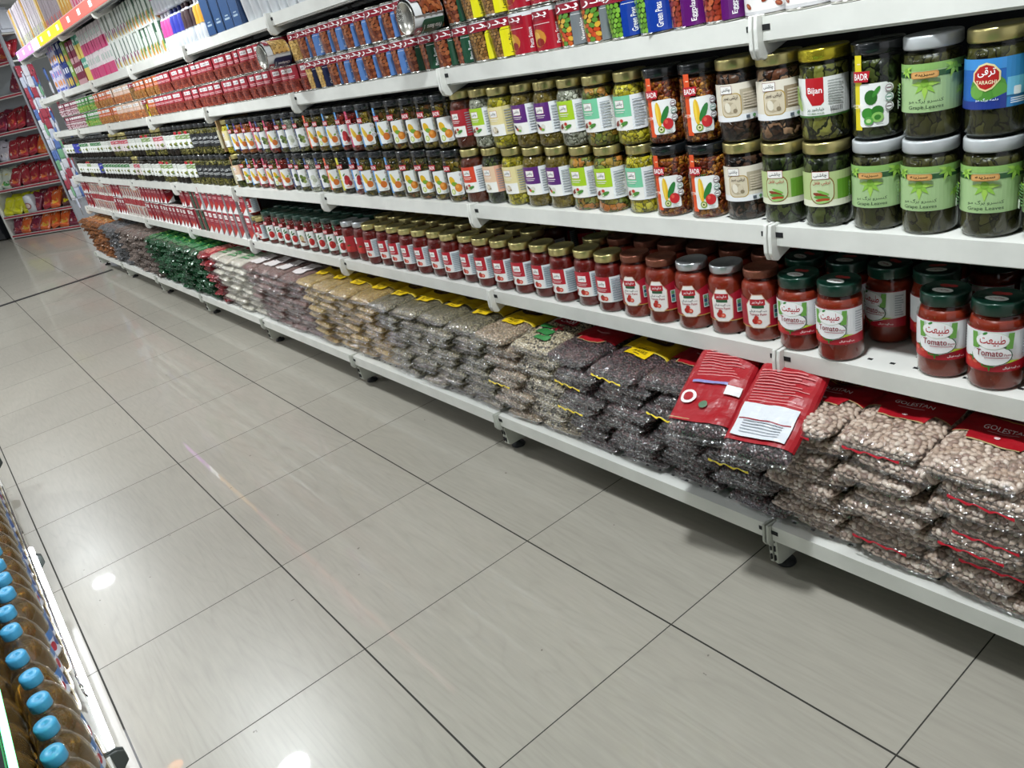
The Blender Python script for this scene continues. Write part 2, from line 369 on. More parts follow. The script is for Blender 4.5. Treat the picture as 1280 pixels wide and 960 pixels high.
for (x, y, k), t in zip(LAMPS, LD):
    o = link('ceiling_downlight', None, None, (x, y, CEIL)); tag(o, 'round white '+t, 'ceiling light')
    link('rim', lrim, o); link('diffuser', ldif, o); l = lamp_light(x, y, k); l.parent = o

o = link('ceiling_spotlight', lathe('ceiling_spotlight', [(.06, -.03), (.065, 0)], lamph, cap=False), None, (-1.21, 5.5, CEIL)); tag(o, 'small warm orange ceiling spotlight above the oil bottle shelving', 'ceiling light')
link('diffuser', lathe('diffuser', [(.001, -.026), (.058, -.024), (.06, -.002)], pm('amber_diffuser', '#ffb050', .4, emit='#ffa030', es=14)), o)

# ------------------------------------------------------------------ right hand shelving: eight bays
Y0, BL, NB = -.1, 1.2, 8
BX, SX, XB = .313, .414, .86
LV = [(.169, BX), (.634, SX), (.949, SX), (1.393, SX), (1.715, SX), (2.10, .33)]
def board_mesh(z, x0, key):
    bx = [(x0+.012, XB, .004, BL-.004, -.012, 0), (x0, x0+.012, .012, BL-.012, -.046, 0), (x0+.012, x0+.03, .012, BL-.012, -.052, -.04)]
    a = .045
    for s in (.006, BL-.03): bx.append((x0-.001, x0+.004, s, s+.022, -.026, -.014, 1))
    for i in range(22):
        y = .05+i*.0523; bx.append((x0+a-.004, x0+a+.004, y-.0055, y+.0055, -.002, .0006, 1)); 
    for i in range(7):
        for j in (1, 2, 3): bx.append((x0+.1*j-.006, x0+.1*j+.006, .1+i*.16, .112+i*.16, -.002, .0006, 1))
    bx += [(x0+.2, x0+.22, .02, BL-.02, -.035, -.012), (XB-.06, XB-.04, .02, BL-.02, -.035, -.012)]
    return boxes('shelf_board', bx, [WHITE if key < 5 else pm('grey_top_board', '#70757c', .5), DARKHOLE])
def plate(name, outline, t, mat, extra=()):
    bm = bmesh.new()
    for y0 in ((-t-.002), .002):
        a = [bm.verts.new((x, y0, z)) for x, z in outline]; b = [bm.verts.new((x, y0+t, z)) for x, z in outline]
        bm.faces.new(a); bm.faces.new(b[::-1])
        for i in range(len(a)):
            j = (i+1) % len(a); bm.faces.new((a[i], b[i], b[j], a[j]))
    bmesh.ops.recalc_face_normals(bm, faces=bm.faces); bmesh.ops.bevel(bm, geom=bm.edges[:], offset=.0015, segments=1, affect='EDGES')
    e = box_bm(extra); me = bpy.data.meshes.new('tmp'); e.to_mesh(me); e.free(); ly = bm.faces.layers.int.new('own')
    for f in bm.faces: f[ly] = 1
    bm.from_mesh(me)
    for f in bm.faces: f.material_index = 0 if f[ly] else 1
    return bm_mesh(name, bm, [mat, DARKHOLE])
def bracket_mesh(x0, mat=WHITE):
    o = [(x0-.016, .006), (x0-.02, -.02), (x0-.02, -.06), (x0-.012, -.078), (x0+.004, -.084), (x0+.03, -.075), (x0+.12, -.05), (XB, -.02), (XB, .0)]
    return plate('shelf_bracket', o, .009, mat)
LEGO = [(BX+.012, .13), (BX+.016, .034), (BX+.03, .026), (BX+.10, .026), (BX+.26, .10), (BX+.28, .13)]
def leg_mesh():
    ex = []
    for y in (-.0085, .0035):
        for k in range(3): ex.append((BX+.0105, BX+.016, y, y+.004, .045+k*.03, .062+k*.03))
    return plate('base_leg', LEGO, .011, WORN, ex)
boards = [board_mesh(z, x, k) for k, (z, x) in enumerate(LV)]
br_s = bracket_mesh(SX); br_t = bracket_mesh(.33); legm = leg_mesh()
nub = plate('deck_hook', [(BX-.012, .004), (BX-.015, -.05), (BX-.004, -.066), (BX+.02, -.055), (BX+.03, 0)], .008, WORN)
footm = lathe('foot', [(.026, 0), (.028, .004), (.024, .012), (.008, .016), (.007, .06)], RUBBER, 20)
backm = boxes('back_panel', [(XB, XB+.02, .002, BL-.002, .04, 2.45)]+[(XB-.006, XB, .002, BL-.002, z, z+.004) for z in (.5, .8, 1.1, 1.4, 1.7, 2.0)], BLACKST)
upm = boxes('upright', [(XB-.03, XB, -.02, .02, .02, 2.45)]+[(XB-.032, XB-.029, -.012, -.006, .1+.05*k, .125+.05*k, 1) for k in range(46)]+[(XB-.032, XB-.029, .006, .012, .1+.05*k, .125+.05*k, 1) for k in range(46)], [pm('dark_upright', '#202428', .5), DARKHOLE])
BL_ = ['nearest the camera', 'second from the camera', 'third from the camera', 'fourth from the camera', 'fifth from the camera', 'sixth from the camera', 'seventh from the camera', 'at its far end']
for b in range(NB):
    o = link('shelving_bay', None, None, (0, Y0+b*BL, 0)); tag(o, 'white shelving bay of the long grocery wall, '+BL_[b], 'shelving', 'bays of the long grocery shelving')
    for k, (z, x) in enumerate(LV):
        sb = link('shelf_board', boards[k], o, (0, 0, z))
        if k == 5 and b == NB-1: sb.scale = (1, .63, 1)
    for e in ((0,) if b < NB-1 else (0, BL)):
        link('upright', upm, o, (0, e, 0))
        for z, x in LV[1:5]: link('shelf_bracket', br_s, o, (0, e, z))
        link('shelf_bracket', br_t, o, (0, e*.63, LV[5][0])); link('deck_hook', nub, o, (0, e, LV[0][0]))
        lg = link('base_leg', legm, o, (0, e, 0)); link('foot', footm, lg, (BX+.07, .002, 0))
    link('back_panel', backm, o)

# LED price rail along the top shelf
def rail_seg(y0, y1, c, es, i, kids):
    m = pm('rail_glow_%d' % i, c, .4, emit=c, es=es)
    f = boxes('light_strip', [(.300, .306, y0, y1, 2.062, 2.13)], m)
    o = link('price_rail', boxes('price_rail', [(.306, .325, y0, y1, 2.055, 2.137)], WHITE))
    link('light_strip', f, o); ws = []
    y = y0+.1
    while y < y1-.08:
        ws.append((.2985, .30, y, y+.07, 2.08, 2.115)); y += .36
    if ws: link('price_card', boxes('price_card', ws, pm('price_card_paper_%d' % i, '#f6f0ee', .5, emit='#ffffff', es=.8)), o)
    return o
for i, (y0, y1, c, es, t) in enumerate([(8.15, 9.05, '#e070ff', 2.2, 'pink glowing'), (7.85, 8.13, '#ffffff', 5, 'short white glowing'), (6.8, 7.83, '#ffb020', 2.2, 'amber glowing'), (5.3, 6.78, '#f05a50', 1.3, 'red glowing'), (3.5, 5.28, '#e86a5a', 1.1, 'dull red')]):
    tag(rail_seg(y0, y1, c, es, i, 0), t+' price rail on the front edge of the top shelf', 'price rail', 'light-up price rails of the top shelf')

# ------------------------------------------------------------------ jars
RJ, HJ = .0505, .183
def jar_parts(contents, lidm, art_mesh, r=RJ, h=HJ, lid_r=None, lid_h=.021, squat=False, extra=None, fill=.93):
    lr = lid_r or r*.86; t = .0022; zs = h-lid_h-.012
    body = [(r*.5, .002), (r*.86, .003), (r-t, .012), (r-t, h*.2), (r-t, zs-.018), (r-t-.001, zs-.012), (lr*.97, zs)]
    cont = lathe('contents', [(a*.995, z) for a, z in body], contents, 28)
    shell = lathe('glass', [(r*.55, 0), (r*.88, .0012), (r, .010), (r, zs-.016), (r*.985, zs-.009), (lr*.985, zs+.004), (lr*.95, zs+.009), (lr*.95, h-lid_h*.5)], GLASS, 32, cap=False)
    lid = lathe('lid', [(lr*.97, h-lid_h-.003), (lr*1.0, h-lid_h), (lr, h-.004), (lr*.985, h-.0012), (lr*.93, h), (lr*.90, h-.0012), (.002, h-.0012)], lidm, 32)
    ps = [('contents', cont, None), ('glass', shell, None), ('lid', lid, None), ('label', art_mesh, None)]
    if extra: ps.append(('lid_print', extra, 2))
    return ps
def logo_box(a, x, y, w, h, t='چاشنی', tc='#1c1c1c', frame='#b01f2c'):
    a.rrect(x-w/2-.0008, y-h/2-.0008, x+w/2+.0008, y+h/2+.0008, .001, frame); a.rrect(x-w/2, y-h/2, x+w/2, y+h/2, .0012, '#f4f2ee'); a.text(fa(t), x, y, h*.62, tc, w*.8)
def veg_pic(a, x, y, s, kind):
    C = {'mix': [('#7a3020', -1, 0, 1, .5, .5), ('#d9d4c4', .1, .25, .75, .6, 0), ('#4b8a35', .8, -.1, 1.1, .42, .35), ('#c6382a', .3, .55, .45, .38, 0), ('#8fc054', .1, -.45, .4, .3, 0), ('#e8e6cf', .1, -.45, .26, .2, 0)],
         'auber': [('#2a1a2e', -.9, .2, 1, .38, -.7), ('#c2502e', -.4, -.3, .6, .35, -.5), ('#dcd8cc', .5, .2, .6, .55, 0), ('#7db045', .3, -.5, .5, .3, 0)],
         'tomato': [('#b62a22', -.3, 0, .75, .72, 0), ('#d8503c', .6, -.15, .6, .58, 0), ('#e9a08a', .6, -.15, .3, .28, 0), ('#3c7a30', -.3, .7, .35, .12, .3)],
         'garlic': [('#b9ab90', -.2, 0, 1, .85, 0), ('#e6dfcd', -.5, .1, .45, .7, .2), ('#d2c6ad', .3, 0, .4, .65, -.2), ('#8d7f66', .6, -.4, .3, .3, 0)],
         'pepper': [('#8a3b20', -.2, .1, 1.1, .28, -.25), ('#5d9a3c', 0, -.25, 1.15, .26, -.1), ('#b24a28', .1, -.6, 1.0, .24, .05), ('#7fb552', .2, .45, .9, .2, -.4), ('#a2cc78', .1, -.9, .9, .18, .1)],
         'olive': [('#6c7d35', -.4, .1, .5, .42, .3), ('#8b9a48', .4, .3, .5, .42, -.2), ('#55662a', .1, -.4, .5, .42, 0), ('#c23a2a', -.3, .1, .12, .1, 0), ('#3c6e2c', .8, -.5, .6, .14, .6)]}[kind]
    for c, dx, dy, rx, ry, ro in C: a.ell(x+dx*s, y+dy*s, rx*s, ry*s, c, 12, ro)
def art_family(c1, kind, c2='#e9ecee', white=False, wide=.118):
    """half colour block with a boxed logo above a picture, small grey print at the side"""
    a = Art(); hw = wide/2; a.rect(-hw, 0, hw, .086, c2); a.rect(-hw, .032, .012, .086, c1); a.rect(-hw, 0, .012, .034, '#f2f1ec')
    logo_box(a, -.022, .066, .03, .018); a.rect(-.04, .050, -.004, .052, '#f5efe9'); a.rect(-.036, .045, -.008, .0465, '#f5efe9')
    veg_pic(a, -.022, .018, .012, kind)
    for k in range(9): a.lines(.018+.0, .010+k*.0078, .05, .0125+k*.0078, 1, '#8d979e')
    a.lines(-hw+.004, .012, -hw+.012, .07, 10, '#b9a8ac'); return a
def art_corner(strip, pic, word='BADR'):
    """die-cut sticker with a coloured strip running up to the lid, red word flag and scalloped badges"""
    a = Art(); a.rect(-.040, -.006, -.024, .135, strip); a.rect(-.034, .118, -.026, .12, '#f0e0c0')
    a.rrect(-.028, 0, .026, .082, .006, '#eef0ee')
    for k in range(3): a.ell(.026, .070-k*.017, .0095, .0095, '#eef0ee', 14)
    P = {'corn': [('#e8b92a', -.012, .048, .0075, .03, .05), ('#f3d550', -.014, .05, .003, .026, .05), ('#2e7d3a', .004, .046, .007, .022, -.45), ('#c8242a', .010, .024, .0125, .0135, 0), ('#e05a4a', .006, .029, .004, .005, 0), ('#7d9c35', -.008, .012, .0085, .0085, 0), ('#ece6b8', -.008, .012, .0055, .0055, 0), ('#59682a', -.008, .012, .0028, .0028, 0)],
         'jal': [('#2c6a24', -.006, .056, .012, .014, 0), ('#3f8a34', .004, .066, .004, .012, -.6), ('#3b8a2f', -.012, .026, .012, .011, 0), ('#2f7426', .006, .030, .011, .01, 0), ('#8cc063', .006, .018, .011, .01, 0), ('#3b7c2f', .006, .018, .006, .005, 0), ('#57a047', -.010, .012, .009, .008, 0), ('#b6d88f', -.010, .012, .005, .004, 0)],
         'citrus': [('#e3b51f', -.012, .052, .011, .016, .3), ('#7aa62e', -.004, .040, .012, .008, -.3), ('#d8822a', .008, .026, .0135, .0145, 0), ('#e7a04a', .005, .031, .006, .006, 0), ('#b8cf5a', -.014, .014, .008, .010, 0), ('#eef0c0', -.014, .014, .005, .007, 0)],
         'orange': [('#e6c63a', -.014, .050, .008, .022, .3), ('#e0b22e', -.006, .04, .006, .02, .3), ('#d07028', .006, .026, .014, .014, -.3), ('#79a83a', .012, .045, .006, .004, .5)],
         'red': [('#b3202a', -.002, .040, .013, .018, .1), ('#c93a3a', -.008, .028, .010, .012, 0), ('#8a1820', .008, .022, .009, .012, 0), ('#4a7a30', -.012, .060, .008, .003, .7), ('#e2b8a8', -.002, .008, .01, .004, 0)],
         'olivep': [('#59702c', -.008, .048, .011, .010, 0), ('#7c9040', .006, .04, .010, .009, 0), ('#3f5420', -.006, .030, .010, .009, 0), ('#93a35a', .006, .024, .009, .008, 0)],
         'mush': [('#cfd4c2', -.004, .044, .014, .012, 0), ('#b8beaa', .002, .030, .012, .010, .2), ('#dfe2d4', -.008, .018, .009, .007, 0)],
         'tom': [('#b01f1e', .0, .030, .0175, .019, 0), ('#d64a40', -.006, .038, .006, .007, 0), ('#2f6a2c', -.004, .056, .012, .004, .4), ('#3a7a34', -.010, .066, .010, .0035, .9)],
         'sauce': [('#c9b48a', -.004, .040, .014, .016, .2), ('#8a5a38', .0, .022, .015, .005, -.3), ('#5f8a42', -.008, .054, .008, .004, .4)]}[pic]
    for c, x, y, rx, ry, ro in P: a.ell(x, y, rx, ry, c, 14, ro)
    for k, c in enumerate(('#8c6a78', '#6c9a88', '#7b6a70')):
        a.ell(.026, .070-k*.017, .0068, .0068, c, 12); a.ell(.026, .070-k*.017, .0055, .0055, '#eef0ee', 12); a.rect(.0215, .069-k*.017, .0305, .0715-k*.017, c)
    a.poly([(-.040, .086), (-.010, .086), (-.006, .106), (-.040, .106)], '#b9182a'); a.text(word, -.0235, .096, .012, '#ffffff', .028)
    a.text(fa('بدر'), -.030, .040, .03, '#f6efe4', .008, PI/2); a.lines(.004, .004, .020, .009, 2, '#a9b0a9'); return a
def art_grape():
    a = Art(); a.rect(-.075, 0, .085, .086, '#a5c48c'); a.rect(-.075, .074, .085, .086, '#8fba68'); a.rect(-.075, .062, .085, .072, '#2f5a34')
    for x, y, s_, ro in ((0, .052, .024, 0), (-.036, .076, .014, .5), (.05, .077, .018, -.4), (.062, .035, .013, .8), (-.062, .05, .012, .2)):
        for k in range(5):
            g = ro+(-PI/2)+(k-2)*.75; L_ = s_*(1.25 if k == 2 else 1.05)
            a.poly([(x, y), (x+L_*.5*math.cos(g-.35), y+L_*.5*math.sin(g-.35)), (x+L_*math.cos(g), y+L_*math.sin(g)), (x+L_*.5*math.cos(g+.35), y+L_*.5*math.sin(g+.35))], '#8fc24a' if k % 2 else '#a4cf58')
        a.ell(x, y, s_*.3, s_*.3, '#7fae3e', 8)
    a.rrect(-.022, .061, .022, .073, .004, '#c98f4e'); a.rrect(-.02, .0625, .02, .0715, .004, '#d9a564'); a.text(fa('سبزینه'), 0, .067, .006, '#3a2b18', .03)
    a.text(fa('کنسرو برگ مو'), .002, .021, .009, '#1c3a24', .056); a.text('Grape Leaves', .002, .0095, .0085, '#1c3a24', .056)
    a.lines(-.068, .012, -.046, .05, 7, '#5f8a5a'); a.rect(-.07, .006, -.058, .022, '#dfe8d8'); return a
def art_taraghi():
    a = Art(); a.rect(-.08, 0, .08, .084, '#1f63b8'); a.rect(.028, 0, .08, .084, '#2f86c9'); a.rect(-.08, .066, .028, .084, '#3f8fd6')
    a.ell(0.0, .036, .03, .024, '#4f8f35', 14); a.ell(-.018, .03, .012, .012, '#6aa545', 10); a.ell(.02, .03, .012, .013, '#5c9c3e', 10)
    a.poly([(-.08, 0), (.03, 0), (.03, .026), (.0, .014), (-.05, .014), (-.08, .02)], '#22398c'); a.rect(.03, .02, .08, .05, '#6fc0e6')
    o = [(-.024, .048), (-.012, .034), (-.002, .030), (.008, .034), (.020, .048), (.020, .062), (.010, .074), (-.002, .078), (-.014, .074), (-.024, .062)]
    a.poly(o, '#e8d9a0'); a.poly([(x*.88-.0003, .054+(y-.054)*.86) for x, y in o], '#b3201f')
    a.text(fa('ترقی'), -.002, .062, .016, '#ffffff', .028); a.text('TARAGHI', -.002, .0455, .0065, '#f7edc8', .032); a.text(fa('دلمه برگ مو'), .0, .016, .006, '#dfe9ff', .036); a.lines(.036, .006, .07, .015, 3, '#e8f2ff'); a.rrect(.04, .02, .052, .034, .002, '#eef4fb'); return a
def art_bijan():
    a = Art(); a.rect(-.07, 0, .07, .078, '#e9ebe8'); a.rect(-.07, 0, .07, .004, '#3f6a2e'); a.poly([(-.026, .078), (.012, .078), (.012, .03), (.006, .024), (-.012, .024), (-.026, .046)], '#b81a24')
    a.text('Bijan', -.006, .052, .016, '#ffffff', .03); a.text(fa('خیارشور ریز'), -.006, .016, .008, '#33553a', .036); a.text('CUCUMBER PICKLES', -.006, .008, .0035, '#5a7a52', .036)
    for k in range(9): a.rect(.020, .024+k*.0055, .050-.004*(k % 2), .0265+k*.0055, '#a4aaa6')
    for k in range(8): a.rect(.024+k*.003, .010, .0255+k*.003, .020, '#303030')
    a.ell(-.05, .045, .008, .02, '#7f9c4b', 10); a.ell(-.042, .03, .006, .018, '#95b060', 10, .4); return a
def art_garlic(dark=False):
    a = Art(); a.rect(-.065, 0, .07, .082, '#e9e2d2'); a.rect(.012, .022, .07, .068, '#a08e72' if not dark else '#b9ae96'); a.rect(-.065, 0, .07, .014, '#eef0f2')
    a.rrect(-.034, .010, .014, .062, .012, '#b69a52'); a.rrect(-.032, .012, .012, .060, .011, '#d7cbb2'); veg_pic(a, -.010, .030, .016, 'garlic')
    logo_box(a, -.020, .070, .028, .016, frame='#7a2024'); a.text(fa('ترشی سیر'), -.010, .052, .009, '#3a2a1c', .034)
    for k in range(6): a.rect(.018, .028+k*.006, .058, .0305+k*.006, '#d9cdb8')
    a.rect(.022, .004, .030, .011, '#56606a'); a.ell(.040, .008, .004, .004, '#6aa06a', 10); a.rect(.05, .004, .062, .011, '#6a737c'); return a
def art_pepper():
    a = Art(); a.rect(-.066, 0, .07, .074, '#b7c98a'); a.rect(-.066, 0, .07, .014, '#e6e8cf'); a.rect(.024, .014, .07, .056, '#69a02f'); a.rrect(-.034, .006, .018, .066, .02, '#8a6a34'); a.rrect(-.032, .008, .016, .064, .019, '#c6d6a8')
    veg_pic(a, -.008, .024, .015, 'pepper'); logo_box(a, -.010, .068, .034, .015); a.text(fa('ترشی فلفل'), -.008, .052, .009, '#b03a34', .036); return a
def art_chtomato():
    a = Art(); a.rect(-.055, 0, .055, .080, '#dfe4e6'); a.rect(-.055, .030, .012, .080, '#b3182a'); a.rect(-.055, 0, .012, .030, '#f1efec'); logo_box(a, -.018, .058, .030, .018, frame='#ffffff')
    a.rect(-.04, .041, .0, .0425, '#f0d8d8'); a.rect(-.036, .036, -.004, .0375, '#f0d8d8'); veg_pic(a, -.014, .014, .0125, 'tomato'); a.ell(-.044, .016, .004, .010, '#9a2020', 8, -.6)
    for k in range(10): a.rect(.017, .006+k*.0072, .046, .0095+k*.0072, '#9fb0ba')
    return a
def art_delpazir():
    a = Art(); a.poly([(-.075, 0), (.075, 0), (.075, .090), (.02, .072), (-.02, .072), (-.075, .09)], '#a3152c'); a.rect(-.075, 0, .075, .0022, '#c9a24a')
    out = [(-.026, .010), (-.014, -.000), (.014, -.000), (.026, .010), (.028, .060), (.018, .074), (.012, .086), (-.012, .086), (-.018, .074), (-.028, .060)]
    a.poly([(x*1.08, .04+(y-.04)*1.05) for x, y in out], '#d8b9a0'); a.poly(out, '#efeeea')
    a.rect(-.015, .052, .016, .060, '#2c5a3a'); a.rrect(-.019, .060, .019, .076, .002, '#b01b2a'); a.text(fa('دلپذیر'), 0, .068, .009, '#ffffff', .028)
    a.text(fa('رب گوجه فرنگی'), 0, .045, .007, '#222222', .044); a.text('Tomato Paste', 0, .036, .006, '#a02a38', .042)
    veg_pic(a, -.004, .018, .011, 'tomato'); a.ell(-.004, .027, .006, .006, '#c03026', 10)
    a.rrect(.038, .022, .062, .058, .002, '#cfdcda')
    for i in range(3):
        for j in range(2): a.rect(.040+j*.011, .025+i*.011, .049+j*.011, .034+i*.011, ('#4b9a8a', '#2f5a78', '#5f9a6a')[(i+j) % 3])
    return a
def art_tabiat():
    a = Art(); a.rect(-.078, 0, .078, .088, '#eceef0'); a.rect(-.078, .086, .078, .088, '#a81e30')
    a.poly([(-.078, 0), (.078, 0), (.078, .024), (.035, .020), (.0, .010), (-.03, .018), (-.078, .03)], '#b3182c')
    for x, s_ in ((-.045, .015), (-.028, .013), (-.012, .011)): a.ell(x, .014, s_, s_*.85, '#c4281f', 12); a.ell(x-.003, .018, s_*.4, s_*.3, '#e0604a', 8)
    for x, y in ((-.036, .028), (-.016, .020), (-.004, .012)):
        for g in range(4): a.ell(x+.004*math.cos(g*1.6), y+.004*math.sin(g*1.6), .006, .0018, '#3a7a2c', 6, g*1.6)
    a.poly([(-.02, .016), (.03, .026), (.05, .024), (.03, .020)], '#b6cc40')
    a.ell(0, .036, .035, .022, '#2b5a44', 20); a.ell(-.001, .036, .034, .021, '#f4f5f6', 20)
    a.poly([(-.034, .05), (-.036, .084), (-.026, .084), (-.022, .05)], '#6aa548'); a.poly([(.034, .05), (.036, .084), (.026, .084), (.022, .05)], '#6aa548')
    a.ell(0, .068, .028, .0185, '#cfe0c8', 20); a.ell(0, .068, .027, .0175, '#f6f6f6', 20); a.text(fa('طبیعت'), 0, .068, .022, '#b3182c', .042); a.ell(-.012, .083, .005, .0025, '#3a8a3c', 8, .6)
    a.text('Tomato', -.004, .042, .0135, '#8c1c30', .044); a.text('Paste', .026, .038, .005, '#8c1c30', .012); a.rect(-.012, .031, .028, .0325, '#a5505c'); a.text(fa('رب گوجه فرنگی'), .034, .010, .006, '#ffffff', .03)
    a.lines(.052, .03, .07, .08, 9, '#b7bcc2'); return a
def art_redsilver():
    a = Art(); a.rect(-.06, .01, .06, .085, '#a81c26'); a.ell(-.012, .030, .016, .014, '#c9382c', 12); a.ell(.008, .024, .014, .012, '#b32a22', 12); a.ell(-.006, .042, .012, .004, '#3a5a26', 8, .2); a.rrect(-.044, .055, -.022, .085, .003, '#f0eeec'); a.text('Y', -.033, .070, .012, '#a81c26', .012); return a
def art_blackolive(c='#15181c', tc='#d8dcdc'):
    a = Art(); a.rect(-.062, 0, .062, .075, c); a.text(fa('زیتون'), -.008, .05, .018, tc, .05); a.rect(-.04, .026, .03, .029, tc); a.rect(-.034, .018, .024, .0205, tc); a.ell(.035, .03, .012, .012, tc, 10); return a
def art_olive(c='#eceeea', c2='#4f7a3a', flag=None):
    a = Art(); a.rrect(-.035, 0, .034, .085, .006, c); a.rect(-.034, .055, .033, .080, c2); a.text(fa('زیتون'), 0, .068, .012, '#f4f4ee', .036); veg_pic(a, 0, .026, .016, 'olive'); a.lines(-.02, .004, .02, .009, 2, '#9aa09a')
    if flag: a.poly([(-.04, .086), (-.012, .086), (-.01, .102), (-.04, .102)], flag)
    return a

CT = {  # contents seen through the glass
 'pickle': cell_mat('pickled_gherkins', ['#2c300e', '#5f6226', '#8f8c42', '#444a18'], 42, coat=0, stretch=(1, 1, .45), bump=1, gap_shade='#181a08', gapw=.05),
 'leaf': cell_mat('rolled_vine_leaves', ['#24240e', '#3e3c1a', '#343418', '#504e26'], 34, coat=0, stretch=(1.4, 1.4, .3), bump=.8, gap_shade='#12120a', gapw=.03),
 'jal': cell_mat('green_chillies', ['#10160a', '#2f3b18', '#4c5426', '#1c240e'], 46, coat=0, stretch=(1, 1, .6), bump=1, gap_shade='#0a0e06', gapw=.06),
 'garlicb': cell_mat('brown_garlic', ['#1c0a06', '#5a3320', '#b08a6a', '#2a100a', '#34160e'], 48, coat=0, bump=1, gap_shade='#140806', gapw=.08),
 'garlicd': cell_mat('dark_garlic', ['#0c0606', '#22120e', '#5c4030', '#120a08'], 42, coat=0, bump=1, gap_shade='#080404', gapw=.08),
 'corn': cell_mat('mixed_relish', ['#5e1f0c', '#8c4414', '#b87c2a', '#702408', '#4c1608'], 95, coat=0, bump=1, gap_shade='#3a1006', gapw=.05),
 'yellow': cell_mat('yellow_cauliflower', ['#6e6a10', '#b0a01a', '#c8bc3a', '#8a7a10'], 60, coat=0, bump=1, gap_shade='#4a460a', gapw=.05),
 'mixed': cell_mat('mixed_vegetables', ['#5c6420', '#9a8a38', '#b8642a', '#7c8838', '#4a5420'], 50, coat=0, bump=1, gap_shade='#30340f', gapw=.05),
 'auberg': cell_mat('chopped_aubergine', ['#4a3e0e', '#6e5c18', '#5a4a12', '#86742a'], 95, coat=0, bump=.9),
 'white': cell_mat('pickled_garlic_cloves', ['#8f8f80', '#a8a898', '#c2c1b2', '#6a6b58'], 60, coat=0, bump=1, gap_shade='#4c4d3c', gapw=.06),
 'rust': cell_mat('red_pickle_puree', ['#4a1c0e', '#5c2814', '#441a0c'], 80, coat=0, bump=.4),
 'orange': cell_mat('orange_peel', ['#94400c', '#b8661a', '#7a340c'], 60, coat=0, bump=1, gap_shade='#4a1c06', gapw=.05),
 'fruit': cell_mat('citrus_preserve', ['#34380e', '#6a5a1c', '#8a7426', '#262a0c', '#7a4a1a'], 55, coat=0, bump=1, gap_shade='#1a1c08', gapw=.06),
 'redp': cell_mat('red_peppers', ['#4a0e0a', '#7a1a12', '#963424', '#38080a'], 50, coat=0, bump=1, gap_shade='#200606', gapw=.05),
 'tomato': cell_mat('tomato_paste', ['#5c110c', '#681610', '#520e0a'], 30, rough=.35, coat=0, bump=.15),
 'tomato2': cell_mat('tomato_puree', ['#7a2614', '#842c18', '#6e2012'], 30, rough=.35, coat=0, bump=.15),
 'olive': cell_mat('green_olives', ['#38380f', '#66622a', '#8a844a', '#2a2c10'], 62, coat=0, bump=1, gap_shade='#16160a', gapw=.08),
 'olivek': cell_mat('black_olives', ['#0e0b08', '#241c14', '#14100c'], 62, coat=0, bump=1)}
KD = {}; DESC = {}
def reg(key, desc, kind): KD[key] = kind; DESC[key] = desc
def jar(key, desc, contents, lidm, art, yawd=28, z=.040, name='pickle_jar', rr=RJ, **kw):
    am = art.build('label', wrap(rr+.0006, z, yawd), PRINT); reg(key, desc, Kind(name, 'jar', jar_parts(CT[contents], lidm, am, r=rr, **kw)))
jar('grape', 'white-lidded jar with pale green label', 'leaf', WHITELID, art_grape(), 8, .05, rr=.052, lid_r=.050)
jar('taraghi', 'gold-lidded jar with bright blue label', 'leaf', GOLD, art_taraghi(), 0, .05, rr=.052, lid_r=.050)
jar('jal', 'black-lidded jar with yellow strip label', 'jal', BLACKLID, art_corner('#e0cf1e', 'jal'), 22, .026, lid_r=.050)
jar('bijan', 'gold-lidded gherkin jar with red-white label', 'pickle', GOLDG, art_bijan(), 18, .05, lid_r=.050)
jar('garlicb', 'gold-lidded jar of brown pickled garlic', 'garlicb', GOLD, art_garlic(), 24, .048, lid_r=.049)
jar('garlicd', 'gold-lidded jar of dark pickled garlic', 'garlicd', GOLD, art_garlic(True), 24, .048, lid_r=.049)
jar('pepper', 'gold-lidded green pepper jar', 'jal', GOLD, art_pepper(), 20, .048, lid_r=.049)
jar('corn', 'relish jar with orange strip label', 'corn', BLACKLID, art_corner('#e2521e', 'corn'), 32, .026, lid_r=.050)
jar('mint', 'yellow pickle jar with mint label', 'yellow', GOLD, art_family('#79c9a0', 'mix'), 26)
jar('mint2', 'mixed pickle jar with mint label', 'mixed', GOLD, art_family('#79c9a0', 'mix'), 26)
jar('lime', 'pickle jar with lime green label', 'mixed', GOLD, art_family('#a9cf28', 'mix'), 26)
jar('limew', 'white garlic jar with lime label', 'white', GOLD, art_family('#a9cf28', 'mix'), 26)
jar('purple', 'gold-lidded jar with purple label', 'auberg', GOLD, art_family('#5a2474', 'auber'), 28)
jar('yellow', 'gold-lidded jar with yellow label', 'yellow', GOLD, art_family('#e6d9a0', 'garlic', '#d8cc96'), 28)
jar('peach', 'gold-lidded jar with peach label', 'jal', GOLD, art_family('#e8c8a8', 'garlic', '#e0a890'), 28)
jar('red', 'relish jar with dark red label', 'rust', GOLD, art_family('#a8202c', 'mix', '#a8202c'), 28)
jar('redor', 'relish jar with vermilion label', 'rust', GOLD, art_family('#d8482c', 'mix'), 28)
